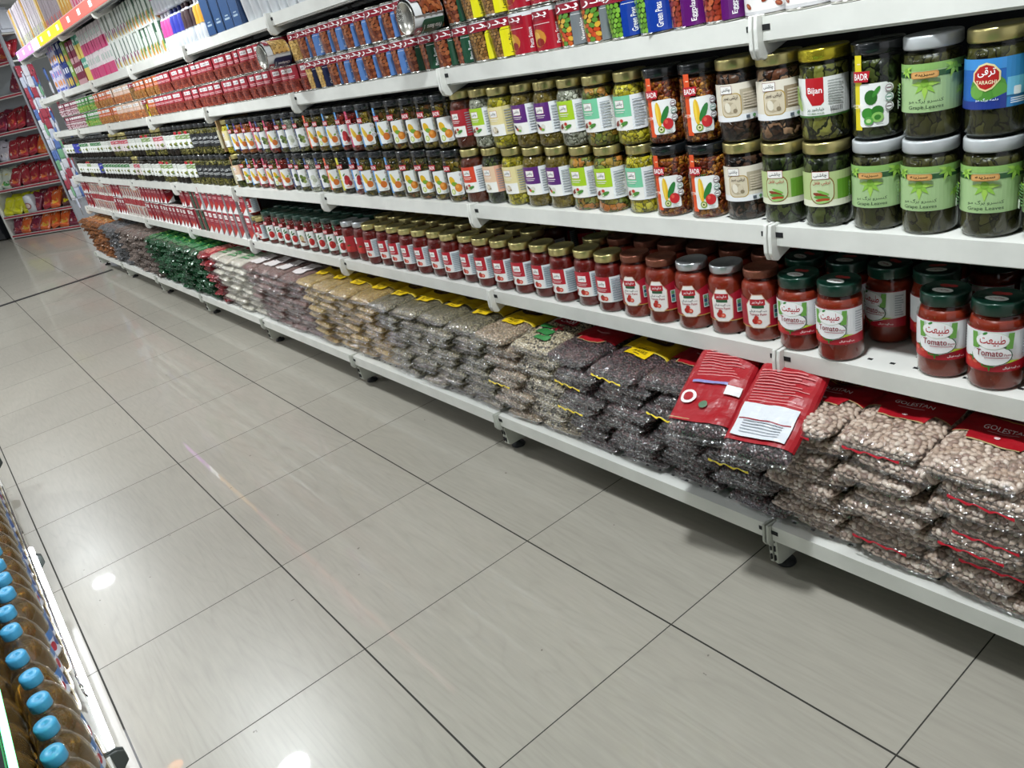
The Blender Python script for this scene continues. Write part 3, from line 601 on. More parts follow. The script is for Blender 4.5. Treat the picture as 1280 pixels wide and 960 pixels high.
for k, d, st, pc, ct in (('cit', 'black-lidded jar with citrus picture', '#16181a', 'citrus', 'fruit'), ('bluec', 'jar with blue strip, orange picture', '#5a9ad6', 'orange', 'fruit'), ('bluer', 'jar with blue strip, red picture', '#5a9ad6', 'red', 'redp'), ('pink', 'black-lidded jar with pink strip', '#c8406a', 'orange', 'redp'), ('coral', 'black-lidded jar with coral strip label', '#e2603a', 'orange', 'fruit'), ('navy', 'black-lidded jar with navy strip', '#27407a', 'olivep', 'olive'), ('mush', 'black-lidded jar of pale mushrooms', '#2a4a80', 'mush', 'white'), ('yel', 'dark jar with yellow strip', '#d8d23a', 'red', 'olivek'), ('viol', 'orange peel jar with violet strip', '#3a2a80', 'orange', 'orange')):
    jar(k, d, ct, BLACKLID, art_corner(st, pc), 38, .026, lid_r=.050)
jar('blko', 'dark-lidded olive jar with black label', 'olive', BLACKLID, art_blackolive(), 48, .05, name='olive_jar', lid_r=.049)
jar('whto', 'dark-lidded olive jar with white label', 'olivek', BLACKLID, art_olive('#eceeea', '#cfd4cc'), 46, .045, name='olive_jar', lid_r=.049)
jar('whto2', 'olive jar with white label and red flag', 'olive', BLACKLID, art_olive('#eceeea', '#7c9a58', '#b9182a'), 46, .045, name='olive_jar', lid_r=.049)
jar('greo', 'olive jar with green-topped white label', 'olivek', BLACKLID, art_olive('#eceeea', '#2f7a3c'), 46, .045, name='olive_jar', lid_r=.049)
jar('bluo', 'olive jar with royal blue label', 'olivek', BLACKLID, art_olive('#2a35a0', '#2a35a0'), 46, .045, name='olive_jar', lid_r=.049)
jar('pnko', 'olive jar with pale pink label', 'olive', GOLD, art_olive('#e8dcde', '#c24a5c'), 46, .045, name='olive_jar', lid_r=.049)
# tomato paste jars
la = Art(); la.ell(0, 0, .038, .038, '#0e2a22', 24).ell(-.0, .012, .021, .012, '#d8dcd6', 18).text(fa('طبیعت'), -.0, .012, .011, '#8a2030', .026).ell(-.006, -.014, .012, .008, '#9a2424', 12).ell(.008, -.015, .010, .007, '#b03030', 12)
lpr = la.build('lid_print', lambda x, y, e: Vector((-y, -x, .1665+.0192+e)), LIDPRINT, None)
jar('tabiat', 'green-lidded tomato jar with white label', 'tomato2', DKGREEN, art_tabiat(), 12, .046, name='tomato_paste_jar', rr=.052, h=.187, lid_r=.0475, lid_h=.024, extra=lpr)
jar('delb', 'copper-lidded tomato jar', 'tomato2', BROWNLID, art_delpazir(), 18, .042, name='tomato_paste_jar', rr=.0515, h=.188, lid_r=.043, lid_h=.018)
jar('dels', 'silver-lidded tomato jar', 'tomato2', SILVER, art_delpazir(), 18, .042, name='tomato_paste_jar', rr=.0515, h=.188, lid_r=.043, lid_h=.018)
jar('chg', 'gold-lidded tomato jar', 'tomato', GOLD, art_chtomato(), 26, .036, name='tomato_paste_jar', rr=.048, h=.182, lid_r=.043)
jar('chs', 'silver-lidded jar with plain red label', 'tomato', SILVER, art_redsilver(), 30, .03, name='tomato_paste_jar', rr=.048, h=.182, lid_r=.043)
jar('btom', 'dark-lidded jar with tomato picture', 'tomato', DKGREEN, art_corner('#2f6a52', 'tom'), 34, .026, name='tomato_paste_jar', h=.185, lid_r=.050)
jar('bsau', 'dark-lidded jar with cream picture', 'tomato', DKGREEN, art_corner('#3a3a3a', 'sauce'), 34, .026, name='tomato_paste_jar', h=.185, lid_r=.050)
sm = art_chtomato()
reg('chsm', 'small gold-lidded paste jar', Kind('small_paste_jar', 'jar', jar_parts(CT['tomato'], GOLD, sm.build('label', wrap(.0406, .02, 30), PRINT), r=.040, h=.142, lid_r=.036)))

CNT = {}
def put_row(kind_key, x, y, z, rowname, group, far_y=4.4, yj=6, mirror=False):
    k = KD[kind_key]; d = DESC[kind_key]; c = CNT.setdefault((d, rowname), []); c.append(y)
    va = math.atan2(y, x+1.1)-.62 if k.cat == 'can' else 0
    o = k.put((x+R.uniform(-.006, .006), y+R.uniform(-.003, .003), z), (0, 0, va+math.radians(R.uniform(-yj, yj))), None, group, y > far_y)
    ALL.append((o, d, rowname, len(c))); return o
ALL = []
PZ = .949
up = ['grape', 'taraghi', 'grape', 'jal', 'bijan', 'garlicb', 'garlicd', 'corn', 'corn', 'mint', 'mint2', 'limew', 'purple', 'purple', 'yellow', 'limew', 'red', 'cit', 'cit', 'cit', 'cit', 'bluec', 'bluec', 'pink', 'bluer', 'bluec', 'cit', 'coral', 'navy', 'mush', 'navy', 'pink', 'navy', 'pink', 'viol', 'viol', 'bluec', 'yellow']
lo = ['grape', 'grape', 'grape', 'grape', 'pepper', 'pepper', 'garlicd', 'corn', 'corn', 'mint', 'lime', 'lime', 'purple', 'purple', 'yellow', 'peach', 'redor', 'cit', 'cit', 'cit', 'cit', 'bluec', 'bluec', 'bluec', 'bluer', 'yel', 'coral', 'navy', 'mush', 'navy', 'navy', 'pink', 'cit', 'pink', 'pink', 'bluec', 'cit', 'peach']
upf = [('blko', 5), ('whto2', 3), ('whto', 3), ('pnko', 2), ('whto', 1), ('whto2', 2), ('whto', 4), ('pnko', 5), ('whto', 4), ('greo', 4), ('whto', 1), ('greo', 4), ('bluo', 3), ('whto', 4)]
lof = [('blko', 6), ('whto2', 2), ('whto', 3), ('whto2', 3), ('whto', 5), ('pnko', 2), ('whto', 1), ('greo', 9), ('bluo', 2), ('whto', 3), ('whto2', 2), ('whto', 4)]
for row, seq, far, z in (('upper pickle row', up, upf, PZ+.186), ('lower pickle row', lo, lof, PZ)):
    s = list(seq)
    for k, n in far: s += [k]*n
    y = .545
    for i, k in enumerate(s):
        if 4.62 < y < 4.74: y += .05
        if y > 9.42: break
        put_row(k, .474 + (0.006 if i % 3 == 0 else 0), y, z, row, 'jars in the '+row); y += .1105 if i < 16 else .109 if i < 38 else .1055
# slats of plain wood between the pickle jars and the olive jars
for z, t in ((PZ, 'lower'), (PZ+.2, 'upper')):
    tag(link('wooden_divider', boxes('wooden_divider', [(.43, .62, 0, .018, 0, .17), (.425, .432, -.004, .03, .02, .12, 1)], [pm('pale_wood', '#a98a60', .6, var=.2), pm('card', '#b9b294', .6)], .001), None, (0, 4.625+(.03 if t == 'upper' else 0), z+.0)), 'pale wooden divider board between pickle jars and olive jars, %s one' % t, 'divider')

# tomato jars, front row then rows behind, then cartons
TZ = .634
trow = [('tabiat', .52), ('tabiat', .632), ('tabiat', .740), ('tabiat', .960), ('tabiat', 1.076), ('delb', 1.184), ('dels', 1.290), ('dels', 1.396), ('delb', 1.505), ('delb', 1.612)]
y = 1.720
for i in range(15):
    trow.append(('chg', y)); y += .107
for k in ('chs', 'chs'): trow.append((k, y)); y += .104
for k in ('btom', 'btom', 'btom', 'btom', 'bsau', 'btom', 'btom', 'btom', 'btom'): trow.append((k, y)); y += .108
YT = y
for i, (k, yy) in enumerate(trow): put_row(k, .474+(-.012 if i in (3,) else 0), yy, TZ, 'front tomato row', 'front row of tomato paste jars')
for r, xx in ((1, .585), (2, .692), (3, .797)):
    yy = .56+.03*r
    while yy < YT:
        k = 'tabiat' if yy < 1.2 else 'delb' if yy < 1.78 else 'chg' if yy < 3.35 else 'btom'
        skip = (r == 1 and (.62 < yy < .78)) or (r >= 1 and 1.98 < yy < 2.14 and r < 3)
        if not skip: put_row(k, xx, yy, TZ, ['', 'second', 'third', 'back'][r]+' tomato row', 'tomato paste jars behind the front row', yj=40, far_y=2.5)
        yy += .108
for i in range(5): put_row('chsm', .465, YT+.04+i*.088, TZ, 'lower small-jar row', 'small paste jars stacked on the tomato shelf')
for i in range(3): put_row('chsm', .47, YT+.13+i*.09, TZ+.1435, 'upper small-jar row', 'small paste jars stacked on the tomato shelf')
for i in range(3): put_row('chsm', .56, YT+.09+i*.09, TZ, 'second small-jar row', 'small paste jars stacked on the tomato shelf')

# ------------------------------------------------------------------ boxes and cartons
def carton(key, desc, w, h, d, front, side, name='food_carton', tin=False, top='#d8d6d0'):
    """w along the shelf, d into the shelf, h up; origin at base centre"""
    base = Art(); 
    core = boxes('body', [(-d/2, d/2, -w/2, w/2, 0, h)], [pm('carton_'+key, top, .5)], .0015)
    fm = front.build('front_print', lambda x, y, e: Vector((-d/2-.0005-e, -x, y)), PRINT, None)
    smh = side.build('side_print', lambda x, y, e: Vector((x, -w/2-.0005-e, y)), PRINT, None)
    reg(key, desc, Kind(name, 'carton', [('body', core, None), ('front_print', fm, 0), ('side_print', smh, 0)]))
def tomato_box(w, h, c='#9c1a30', c2='#eceeee', veg=True):
    a = Art(); a.rect(-w/2, 0, w/2, h, c); a.rrect(-w*.3, h*.72, w*.3, h*.9, .002, '#f0f0ee'); a.text(fa('چین چین'), 0, h*.81, h*.08, '#a01828', w*.5); a.rect(-w*.36, h*.6, w*.36, h*.62, '#e8c8c8'); a.rect(-w*.3, h*.54, w*.3, h*.56, '#e8c8c8')
    if veg: a.ell(-.05*w, h*.24, w*.34, w*.32, '#b52420', 12); a.ell(w*.22, h*.18, w*.24, w*.22, '#c9402e', 12); a.poly([(-w/2, 0), (w/2, 0), (w/2, h*.3)], c2)
    return a
def greyside(w, h, c='#b9bec0'):
    a = Art(); a.rect(-w/2, 0, w/2, h, c)
    for k in range(10): a.rect(-w*.38, h*(.3+k*.06), w*.34, h*(.325+k*.06), '#8c9296')
    a.rect(-w*.3, h*.06, w*.1, h*.2, '#5a6064'); return a
carton('redbox', 'dark red tomato carton with white logo box', .085, .15, .07, tomato_box(.085, .15), greyside(.07, .15))
carton('redbox2', 'red and white tomato carton', .07, .14, .06, tomato_box(.07, .14, '#8f1c2e', '#ffffff'), tomato_box(.06, .14, '#8f1c2e', '#ffffff'))
carton('greenbox', 'dark green and red carton', .075, .14, .06, Art().rect(-.0375, 0, .0375, .14, '#8a1a2c').rect(-.01, 0, .0375, .14, '#2c4a36').text(fa('چین'), .012, .09, .015, '#e8e8e0', .03), Art().rect(-.03, 0, .03, .14, '#2c4a36').rect(-.02, .02, .02, .06, '#3f6a4a'))
carton('orangebox', 'tall white carton with red jar picture', .062, .15, .055, Art().rect(-.031, 0, .031, .15, '#ddd6d0').rect(-.031, .1, .031, .15, '#a8323a').rrect(-.02, .02, .02, .09, .01, '#8c2428').ell(0, .07, .015, .012, '#c46a3a'), Art().rect(-.0275, 0, .0275, .15, '#cfc8c0').rect(-.0275, .1, .0275, .15, '#a8323a').rrect(-.018, .02, .018, .08, .008, '#7c2428'))
y = 4.66
for i in range(10):
    k = 'redbox' if i not in (8, 9) else 'greenbox'
    put_row(k, .455, y, TZ, 'lower carton row', 'cartons on the tomato shelf', far_y=9, yj=2)
    put_row(k, .455, y+.01, TZ+.151, 'upper carton row', 'cartons on the tomato shelf', far_y=9, yj=2); y += .102 if i != 0 else .16
while y < 9.4:
    k = 'redbox2' if y < 7.0 else ('redbox2' if int(y*3.1) % 4 == 0 else 'orangebox')
    put_row(k, .455, y, TZ, 'lower carton row', 'cartons on the tomato shelf', far_y=3, yj=3)
    if not (5.95 < y < 6.35): put_row(k, .46, y+.01, TZ+.151, 'upper carton row', 'cartons on the tomato shelf', far_y=3, yj=3)
    y += .088

# ------------------------------------------------------------------ cans
RC, HC = .0475, .118
def can(key, desc, draw, yawd=90, name='food_can'):
    yawd = 90
    body = lathe('body', [(RC-.003, .0), (RC, .002), (RC, .004), (RC-.0012, .006), (RC-.0012, HC-.006), (RC, HC-.004), (RC, HC-.0015), (RC-.002, HC), (RC-.004, HC-.003), (.002, HC-.003)], CANMETAL, 32)
    a = Art(); C = 2*PI*RC
    for q in (0, 1): draw(a, -C/2+q*C/2, C/2)
    lab = a.build('label', wrap(RC-.0006, .006, yawd), TIN); reg(key, desc, Kind(name, 'can', [('body', body, None), ('label', lab, None)]))
H = HC-.012
def beancan(seedc, back, panel, word, fac, rx=.0094, ry=.0064, logo='بدر', wcol='#f4f4f4'):
    def f(a, x0, w):
        a.rect(x0, 0, x0+w, H, '#dcdfe0'); a.seeds(x0+.001, .001, x0+w*.58, H*.74, rx, ry, seedc, back)
        a.rect(x0+w*.58, 0, x0+w*.92, H*.66, panel); a.ell(x0+w*.75, H*.66, w*.17, .014, panel, 16); a.text(word, x0+w*.76, H*.33, .014, wcol, H*.5, PI/2); a.rect(x0+w*.6, H*.68, x0+w*.82, H*.69, wcol)
        a.rect(x0+w*.24, H*.75, x0+w*.78, H*.97, '#8e1428'); a.text(fa(logo), x0+w*.51, H*.86, .018, '#ffffff', w*.44)
    return f
PB = ['#7a3a1c', '#8c4a26', '#a05c34', '#6c3018', '#96522e']
can('cblue', 'pinto bean can with light blue panel', beancan(PB, '#3a180c', '#5a84c4', 'Pinto Beans', 0), 38)
can('cgreen', 'pinto bean can with dark green panel', beancan(PB, '#3a180c', '#1f4a34', 'Pinto Beans', 0), 38)
can('cnavy', 'chickpea can with navy panel', beancan(['#d0a860', '#c09850', '#dcb870'], '#7a5424', '#141f44', 'Chickpeas', 0), 38)
can('cyel', 'lentil can with bright yellow panel', beancan(['#8c6230', '#a57c44', '#74501f'], '#3c2810', '#e2dc1e', 'Lentils Dish', 0, .0062, .0048, wcol='#222222'), 42)
can('cveg', 'mixed vegetable can with grey panel', beancan(['#c05a24', '#5a8c30', '#d8a83a', '#c84a20'], '#6a3a1c', '#737a7e', 'Vegetables', 0), 46)
can('cpea', 'green pea can with royal blue panel', beancan(['#6aa02a', '#7fb53a', '#578a20'], '#23400f', '#123a98', 'Green Peas', 0, .0062, .0062), 46)
can('cegg', 'aubergine can with purple panel', beancan(['#a8452a', '#8c2f1c', '#b85a34'], '#7a2a1a', '#5a1466', 'Eggplant', 0, .009, .006), 46)
def pasta(a, x0, w):
    a.rect(x0, 0, x0+w, H, '#a3182a'); a.rect(x0, H*.9, x0+w, H, '#dcdfe0'); a.ell(x0+w*.3, H*.3, w*.2, H*.22, '#c8882e', 12); a.ell(x0+w*.25, H*.34, w*.12, H*.12, '#e0b050', 10); a.ell(x0+w*.35, H*.2, w*.1, H*.1, '#8a2018', 10)
    a.rect(x0+w*.1, H*.72, x0+w*.62, H*.93, '#8e1428'); a.text(fa('بدر'), x0+w*.36, H*.83, .015, '#ffffff', w*.42); a.text('Pasta Sauce', x0+w*.72, H*.36, .011, '#f4f4f4', H*.5, PI/2); a.rect(x0+w*.2, H*.62, x0+w*.6, H*.635, '#f0d0d0')
can('cpasta', 'pasta sauce can with red label', pasta, 46)
def almond(a, x0, w):
    a.rect(x0, 0, x0+w, H, '#c7c6c8'); a.rrect(x0+w*.14, H*.06, x0+w*.94, H*.9, .02, '#eceae8'); a.text('chinchin', x0+w*.54, H*.78, .012, '#a3182a', w*.5); a.text('Baked Pinto', x0+w*.54, H*.48, .009, '#5a5a60', w*.5); a.rect(x0+w*.3, H*.38, x0+w*.78, H*.395, '#8a8a90')
    for x, y, r_ in ((.36, .16, -.6), (.62, .26, .5), (.8, .14, -.4), (.06, .2, .3), (.06, .4, -.4)): a.ell(x0+w*x, H*y, .0085, .0048, '#8c3a1e', 12, r_); a.ell(x0+w*x-.001, H*y+.001, .005, .002, '#b86a44', 8, r_)
can('calm', 'white and grey bean can', almond, 20)
def redbean(top, cols, back):
    def f(a, x0, w):
        a.rect(x0, 0, x0+w, H, top); a.rrect(x0+w*.34, H*.74, x0+w*.58, H*.91, .002, '#f0eeee'); a.text(fa('چین چین'), x0+w*.46, H*.825, .010, '#22272e', w*.2)
        a.rect(x0+w*.24, H*.6, x0+w*.64, H*.62, '#f0d8d8'); a.rect(x0+w*.28, H*.54, x0+w*.6, H*.56, '#f0d8d8'); a.seeds(x0, 0, x0+w, H*.47, .0075, .0054, cols, back)
    return f
can('cred', 'red bean can with small white logo box', redbean('#a82838', ['#8c3424', '#a54a34', '#7a2a1e'], '#4a140f'), 50)
can('corg', 'orange chickpea can with small white logo box', redbean('#c8622a', ['#b87a34', '#a5682a', '#c89048'], '#6a3a14'), 50)
can('cpeach', 'pale orange bean can', redbean('#d8b8a0', ['#c87a40', '#b0683a', '#d0905a'], '#8c5030'), 50)
can('cgrn', 'green vegetable can', redbean('#3f8a3a', ['#6aa53a', '#8cb850', '#c8c860'], '#2c5a24'), 50)
can('cmar', 'maroon and white can', redbean('#7a1a3a', ['#e0d8d8', '#c8a0a8', '#8c3048'], '#5a1c34'), 50)
CZ = 1.393
cu = [('calm', 7), ('cegg', 2), ('cpea', 2), ('cveg', 2), ('cpasta', 1), ('cpasta', 1), ('cyel', 2), ('cgreen', 4), ('cblue', 8), ('cnavy', 2), ('cred', 20), ('corg', 6), ('cyel', 1), ('cpeach', 6), ('corg', 6), ('cgrn', 7), ('cmar', 9)]
cl_ = [('calm', 7), ('cegg', 2), ('cpea', 2), ('cveg', 2), ('cpasta', 2), ('cyel', 2), ('cgreen', 4), ('cblue', 6), ('cnavy', 2), ('cred', 24), ('corg', 2), ('cyel', 1), ('cpeach', 8), ('corg', 6), ('cgrn', 6), ('cmar', 9)]
for row, seq, z in (('upper can row', cu, CZ+HC), ('lower can row', cl_, CZ)):
    y = .52; i = 0
    for k, n in seq:
        for j in range(n):
            if y > 9.43: break
            if row[0] == 'u' and (abs(y-2.27) < .05 or abs(y-3.5) < .05):
                o = KD[k].put((.47-HC*.3, y, z+RC+.0005), (0, -PI/2, 0), 'steel can lying on its side with its lid facing the aisle, %s one' % ('farther' if y > 3 else 'nearer'), 'cans in the '+row)
                y += .1; i += 1; continue
            put_row(k, .466, y, z, row, 'cans in the '+row, far_y=4.2, yj=16); y += .0985 if y < 3.6 else .0975; i += 1

# ------------------------------------------------------------------ upper shelf: cups, cartons, bottles, sachets
PZ5 = 1.715
def cup_kind():
    b = lathe('cup', [(.030, 0), (.034, .004), (.043, .10), (.046, .105), (.046, .112)], pm('white_cup', '#dfe3e8', .35), 24); l = lathe('lid', [(.047, .108), (.048, .118), (.04, .12)], film_mat('cup_lid', haze=.35, bump=0), 24)
    return Kind('plastic_cup', 'cup', [('cup', b, None), ('lid', l, None)], ())
KD['cup'] = cup_kind(); DESC['cup'] = 'clear-lidded white plastic cup'
carton('bluebox', 'dark blue carton with red stripe', .105, .30, .09, Art().rect(-.0525, 0, .0525, .30, '#1f4a7c').rect(-.0525, .19, .0525, .205, '#c0404a').rect(-.03, .04, .03, .048, '#a8bccc').rect(-.02, .055, .02, .06, '#a8bccc'), Art().rect(-.045, 0, .045, .30, '#173a66').rect(-.045, .19, .045, .205, '#a83440'))
carton('vegpack', 'tall white and green packet', .075, .17, .05, Art().rect(-.0375, 0, .0375, .17, '#dfe6de').rect(.018, .05, .0375, .17, '#2c5a40').ell(-.005, .04, .022, .032, '#e0963c').ell(.01, .05, .012, .028, '#7aa850'), Art().rect(-.025, 0, .025, .17, '#cfd8ce').ell(0, .04, .02, .03, '#d08a44').rect(-.025, .12, .025, .17, '#3a6a4c'))
carton('vegpack2', 'white packet with purple vegetables', .075, .17, .05, Art().rect(-.0375, 0, .0375, .17, '#dfe2de').rect(.018, .07, .0375, .17, '#37584a').ell(-.005, .045, .02, .032, '#8a4a6c').ell(.008, .03, .014, .02, '#d8c04a'), Art().rect(-.025, 0, .025, .17, '#d5d8d0').ell(0, .045, .018, .03, '#8a5a6a'))
carton('pinkpack', 'white and pink packet', .07, .17, .05, Art().rect(-.035, 0, .035, .17, '#e8dfe2').rect(-.035, 0, .035, .075, '#d0487c').rect(-.02, .1, .02, .14, '#b8c8c0'), Art().rect(-.025, 0, .025, .17, '#e0d6da').rect(-.025, 0, .025, .075, '#c8447a'))
carton('tealpack', 'teal-topped yellow packet', .07, .17, .05, Art().rect(-.035, 0, .035, .17, '#e6cf6a').rect(-.035, .1, .035, .17, '#5aa890').rect(-.02, .12, .02, .14, '#e0efe8'), Art().rect(-.025, 0, .025, .17, '#dcc460').rect(-.025, .1, .025, .17, '#5aa890'))
carton('marpack', 'maroon and white packet', .065, .16, .05, Art().rect(-.0325, 0, .0325, .16, '#7c1c3c').rect(-.018, .09, .018, .13, '#eadfe2').rect(-.0325, 0, .0325, .04, '#c89aa0'), Art().rect(-.025, 0, .025, .16, '#7c1c3c'))
carton('grnpack', 'light green packet', .07, .17, .05, Art().rect(-.035, 0, .035, .17, '#93b858').ell(0, .05, .025, .03, '#c86a34').rect(-.02, .11, .02, .15, '#e8efdc'), Art().rect(-.025, 0, .025, .17, '#88b050'))
carton('navpack', 'navy packet with yellow picture', .085, .19, .06, Art().rect(-.0425, 0, .0425, .19, '#1d3480').ell(0, .05, .03, .035, '#e0c040').rect(-.02, .12, .02, .16, '#e8ecf4'), Art().rect(-.03, 0, .03, .19, '#1a2e74').ell(0, .05, .02, .03, '#d8b83a'))
carton('lilpack', 'lilac and orange carton', .12, .19, .07, Art().rect(-.06, 0, .06, .19, '#d4d0e8').ell(0, .07, .04, .025, '#e0924a').rect(-.05, .12, -.01, .17, '#5a70c8').rect(.01, .13, .05, .16, '#d070b0').rect(-.05, .01, .04, .03, '#4a64c0'), Art().rect(-.035, 0, .035, .19, '#c8c6e2'))
def bottle_small(key, desc, c1, c2):
    b = lathe('bottle', [(.026, 0), (.03, .004), (.031, .06), (.026, .10), (.027, .14), (.020, .165), (.010, .172)], pm('bottle_'+key, '#dfe4ec', .3), 20); s = lathe('sleeve', [(.0315, .075), (.0285, .10), (.0285, .138), (.022, .16)], pm('sleeve_'+key, c1, .35), 20, cap=False)
    c = lathe('cap', [(.011, .17), (.012, .172), (.012, .19), (.006, .195)], pm('cap_'+key, c2, .35), 16); reg(key, desc, Kind('small_bottle', 'bottle', [('bottle', b, None), ('sleeve', s, 0), ('cap', c, None)]))
bottle_small('bpink', 'slim white bottle with pink sleeve', '#d04a98', '#e8e8f0'); bottle_small('bblue', 'slim white bottle with royal blue sleeve', '#2a35a8', '#1a2468'); bottle_small('bbrn', 'slim white bottle with dark brown sleeve', '#3c2428', '#3c2428'); bottle_small('byel', 'slim white bottle with yellow sleeve', '#e0a830', '#e8e8f0')
for rw, z, seq in (('lower packet row', PZ5, [('cup', 19, .092), ('bluebox', 4, .118), ('byel', 3, .066), ('bbrn', 3, .066), ('bblue', 3, .066), ('bpink', 3, .066), ('vegpack', 7, .08), ('vegpack2', 8, .08), ('pinkpack', 11, .073), ('tealpack', 3, .073), ('marpack', 5, .068), ('grnpack', 2, .073), ('navpack', 3, .089), ('lilpack', 4, .125)]),
                   ('upper packet row', PZ5+.1905, [('', 1, 2.23), ('byel', 3, .066), ('bbrn', 2, .066), ('bblue', 3, .066), ('bpink', 4, .066), ('vegpack', 8, .08), ('vegpack2', 7, .08), ('pinkpack', 11, .073), ('tealpack', 3, .073), ('marpack', 5, .068), ('grnpack', 2, .073), ('navpack', 3, .089), ('lilpack', 3, .125)])):
    y = 2.05
    for k, n, dp in seq:
        for j in range(n):
            if k and y < 9.42:
                zz = z if rw[0] == 'l' or k[0] == 'b' else PZ5+(.1705 if k not in ('marpack', 'navpack', 'lilpack') else .1605 if k == 'marpack' else .1905)
                if rw[0] == 'u' and k[0] == 'b': zz = PZ5+.196
                put_row(k, .46, y+dp/2, zz, rw, 'goods in the '+rw, far_y=3.5, yj=3)
            y += dp
carton('sachw', 'tall white sachet', .05, .36, .10, Art().rect(-.025, 0, .025, .36, '#ece4ea').rect(-.01, .02, .01, .12, '#b8c870').rect(-.02, .2, .0, .34, '#d8c8d8'), Art().rect(-.05, 0, .05, .36, '#e4dce4').rect(-.03, .04, .02, .14, '#c8d090').rect(-.04, .2, .03, .3, '#d8d0dc'), 'tall_sachet')
carton('sachp', 'tall pink sachet', .05, .36, .10, Art().rect(-.025, 0, .025, .36, '#e06a8c').rect(-.015, .04, .015, .3, '#f0c0c8'), Art().rect(-.05, 0, .05, .36, '#d86a88').rect(-.03, .1, .03, .3, '#f0d0d8'), 'tall_sachet')
carton('sachy', 'tall amber sachet', .05, .36, .10, Art().rect(-.025, 0, .025, .36, '#e8b050').rect(-.015, .1, .015, .3, '#f4dc90'), Art().rect(-.05, 0, .05, .36, '#e0a848').rect(-.02, .1, .03, .26, '#f0d488'), 'tall_sachet')
carton('sachr', 'tall grey and red sachet', .05, .36, .10, Art().rect(-.025, 0, .025, .36, '#a89aa4').rect(-.015, .02, .015, .1, '#d85a4a'), Art().rect(-.05, 0, .05, .36, '#b8acb4').rect(-.03, .02, .03, .1, '#d85a4a').rect(-.03, .2, .03, .32, '#e8d8dc'), 'tall_sachet')
y = 4.9
while y < 8.98:
    k = 'sachp' if y < 6.5 else 'sachy' if y < 6.85 else 'sachr' if y < 7.5 else 'sachw' if int(y*8) % 5 else 'sachy'
    put_row(k, .40, y, 2.10, 'top shelf', 'tall sachets on the top shelf', far_y=3, yj=5); y += .066

# ------------------------------------------------------------------ bags of pulses
def pillow(L, Wd, T, seed, nu=26, nv=18, wr=.0035, inset=0.0):
    """returns point functions of a filled bag lying flat: x depth (front is -x), y width"""
    sd = Vector((seed*3.7, seed*1.3, 0))
    def P(u, v, s):
        e = max(0, (1-abs(u)**7))**.5*max(0, (1-abs(v)**5))**.5
        w = 1-.06*abs(u)**3
        x = u*L/2*(1-.03*abs(v)**3); y = v*Wd/2*w
        n = noise.noise(Vector((x*22, y*22, s*2.0))+sd); n2 = noise.noise(Vector((x*60, y*60, s*3+5))+sd)
        z = T/2*e*s + (n*wr*2.0*e if s > 0 else n*wr*.6*e) + n2*wr*.5
        k = 1-inset/(Wd/2)
        return Vector((x*k, y*k, z*(1-inset/(T/2)*.6)+T/2))
    return P
def bag_mesh(name, P, mats, L, Wd, T, seed, flap=True, nu=26, nv=18, seam=None):
    vs, fs, mi = [], [], []
    for s in (1, -1):
        o = len(vs)
        for i in range(nu+1):
            for j in range(nv+1):
                u = math.sin((i/nu-.5)*PI*.999); u = u*.35+(i/nu*2-1)*.65; v = math.sin((j/nv-.5)*PI); v = v*.35+(j/nv*2-1)*.65
                vs.append(tuple(P(u, v, s)))
        for i in range(nu):
            for j in range(nv):
                a = o+i*(nv+1)+j; q = (a, a+nv+1, a+nv+2, a+1); fs.append(q if s > 0 else q[::-1]); mi.append(0)
    if flap:
        for sg in (-1, 1):
            o = len(vs); nn = 24; ex = .011 if sg < 0 else .012
            for k in range(4):
                for j in range(nn+1):
                    v = j/nn*2-1; p = P(sg*.985, v*.97, 1)*.5+P(sg*.985, v*.97, -1)*.5
                    w = noise.noise(Vector((v*5+seed, k*.6, sg*3.1)))*.008*(k/3)+noise.noise(Vector((v*9+seed, k*.9, sg)))*.0022
                    kk = (0, .45, .88, 1)[k]; vs.append((p.x+sg*ex*kk, p.y+w*.5, p.z+w-(.010*(k/3)**2 if sg < 0 else 0)))
            for k in range(3):
                for j in range(nn):
                    a = o+k*(nn+1)+j; fs.append((a, a+1, a+nn+2, a+nn+1)); mi.append(1 if (k == 2 and seam and sg < 0 and 3 < j < 21) else 0)
    return mk(name, vs, fs, mats, mi)
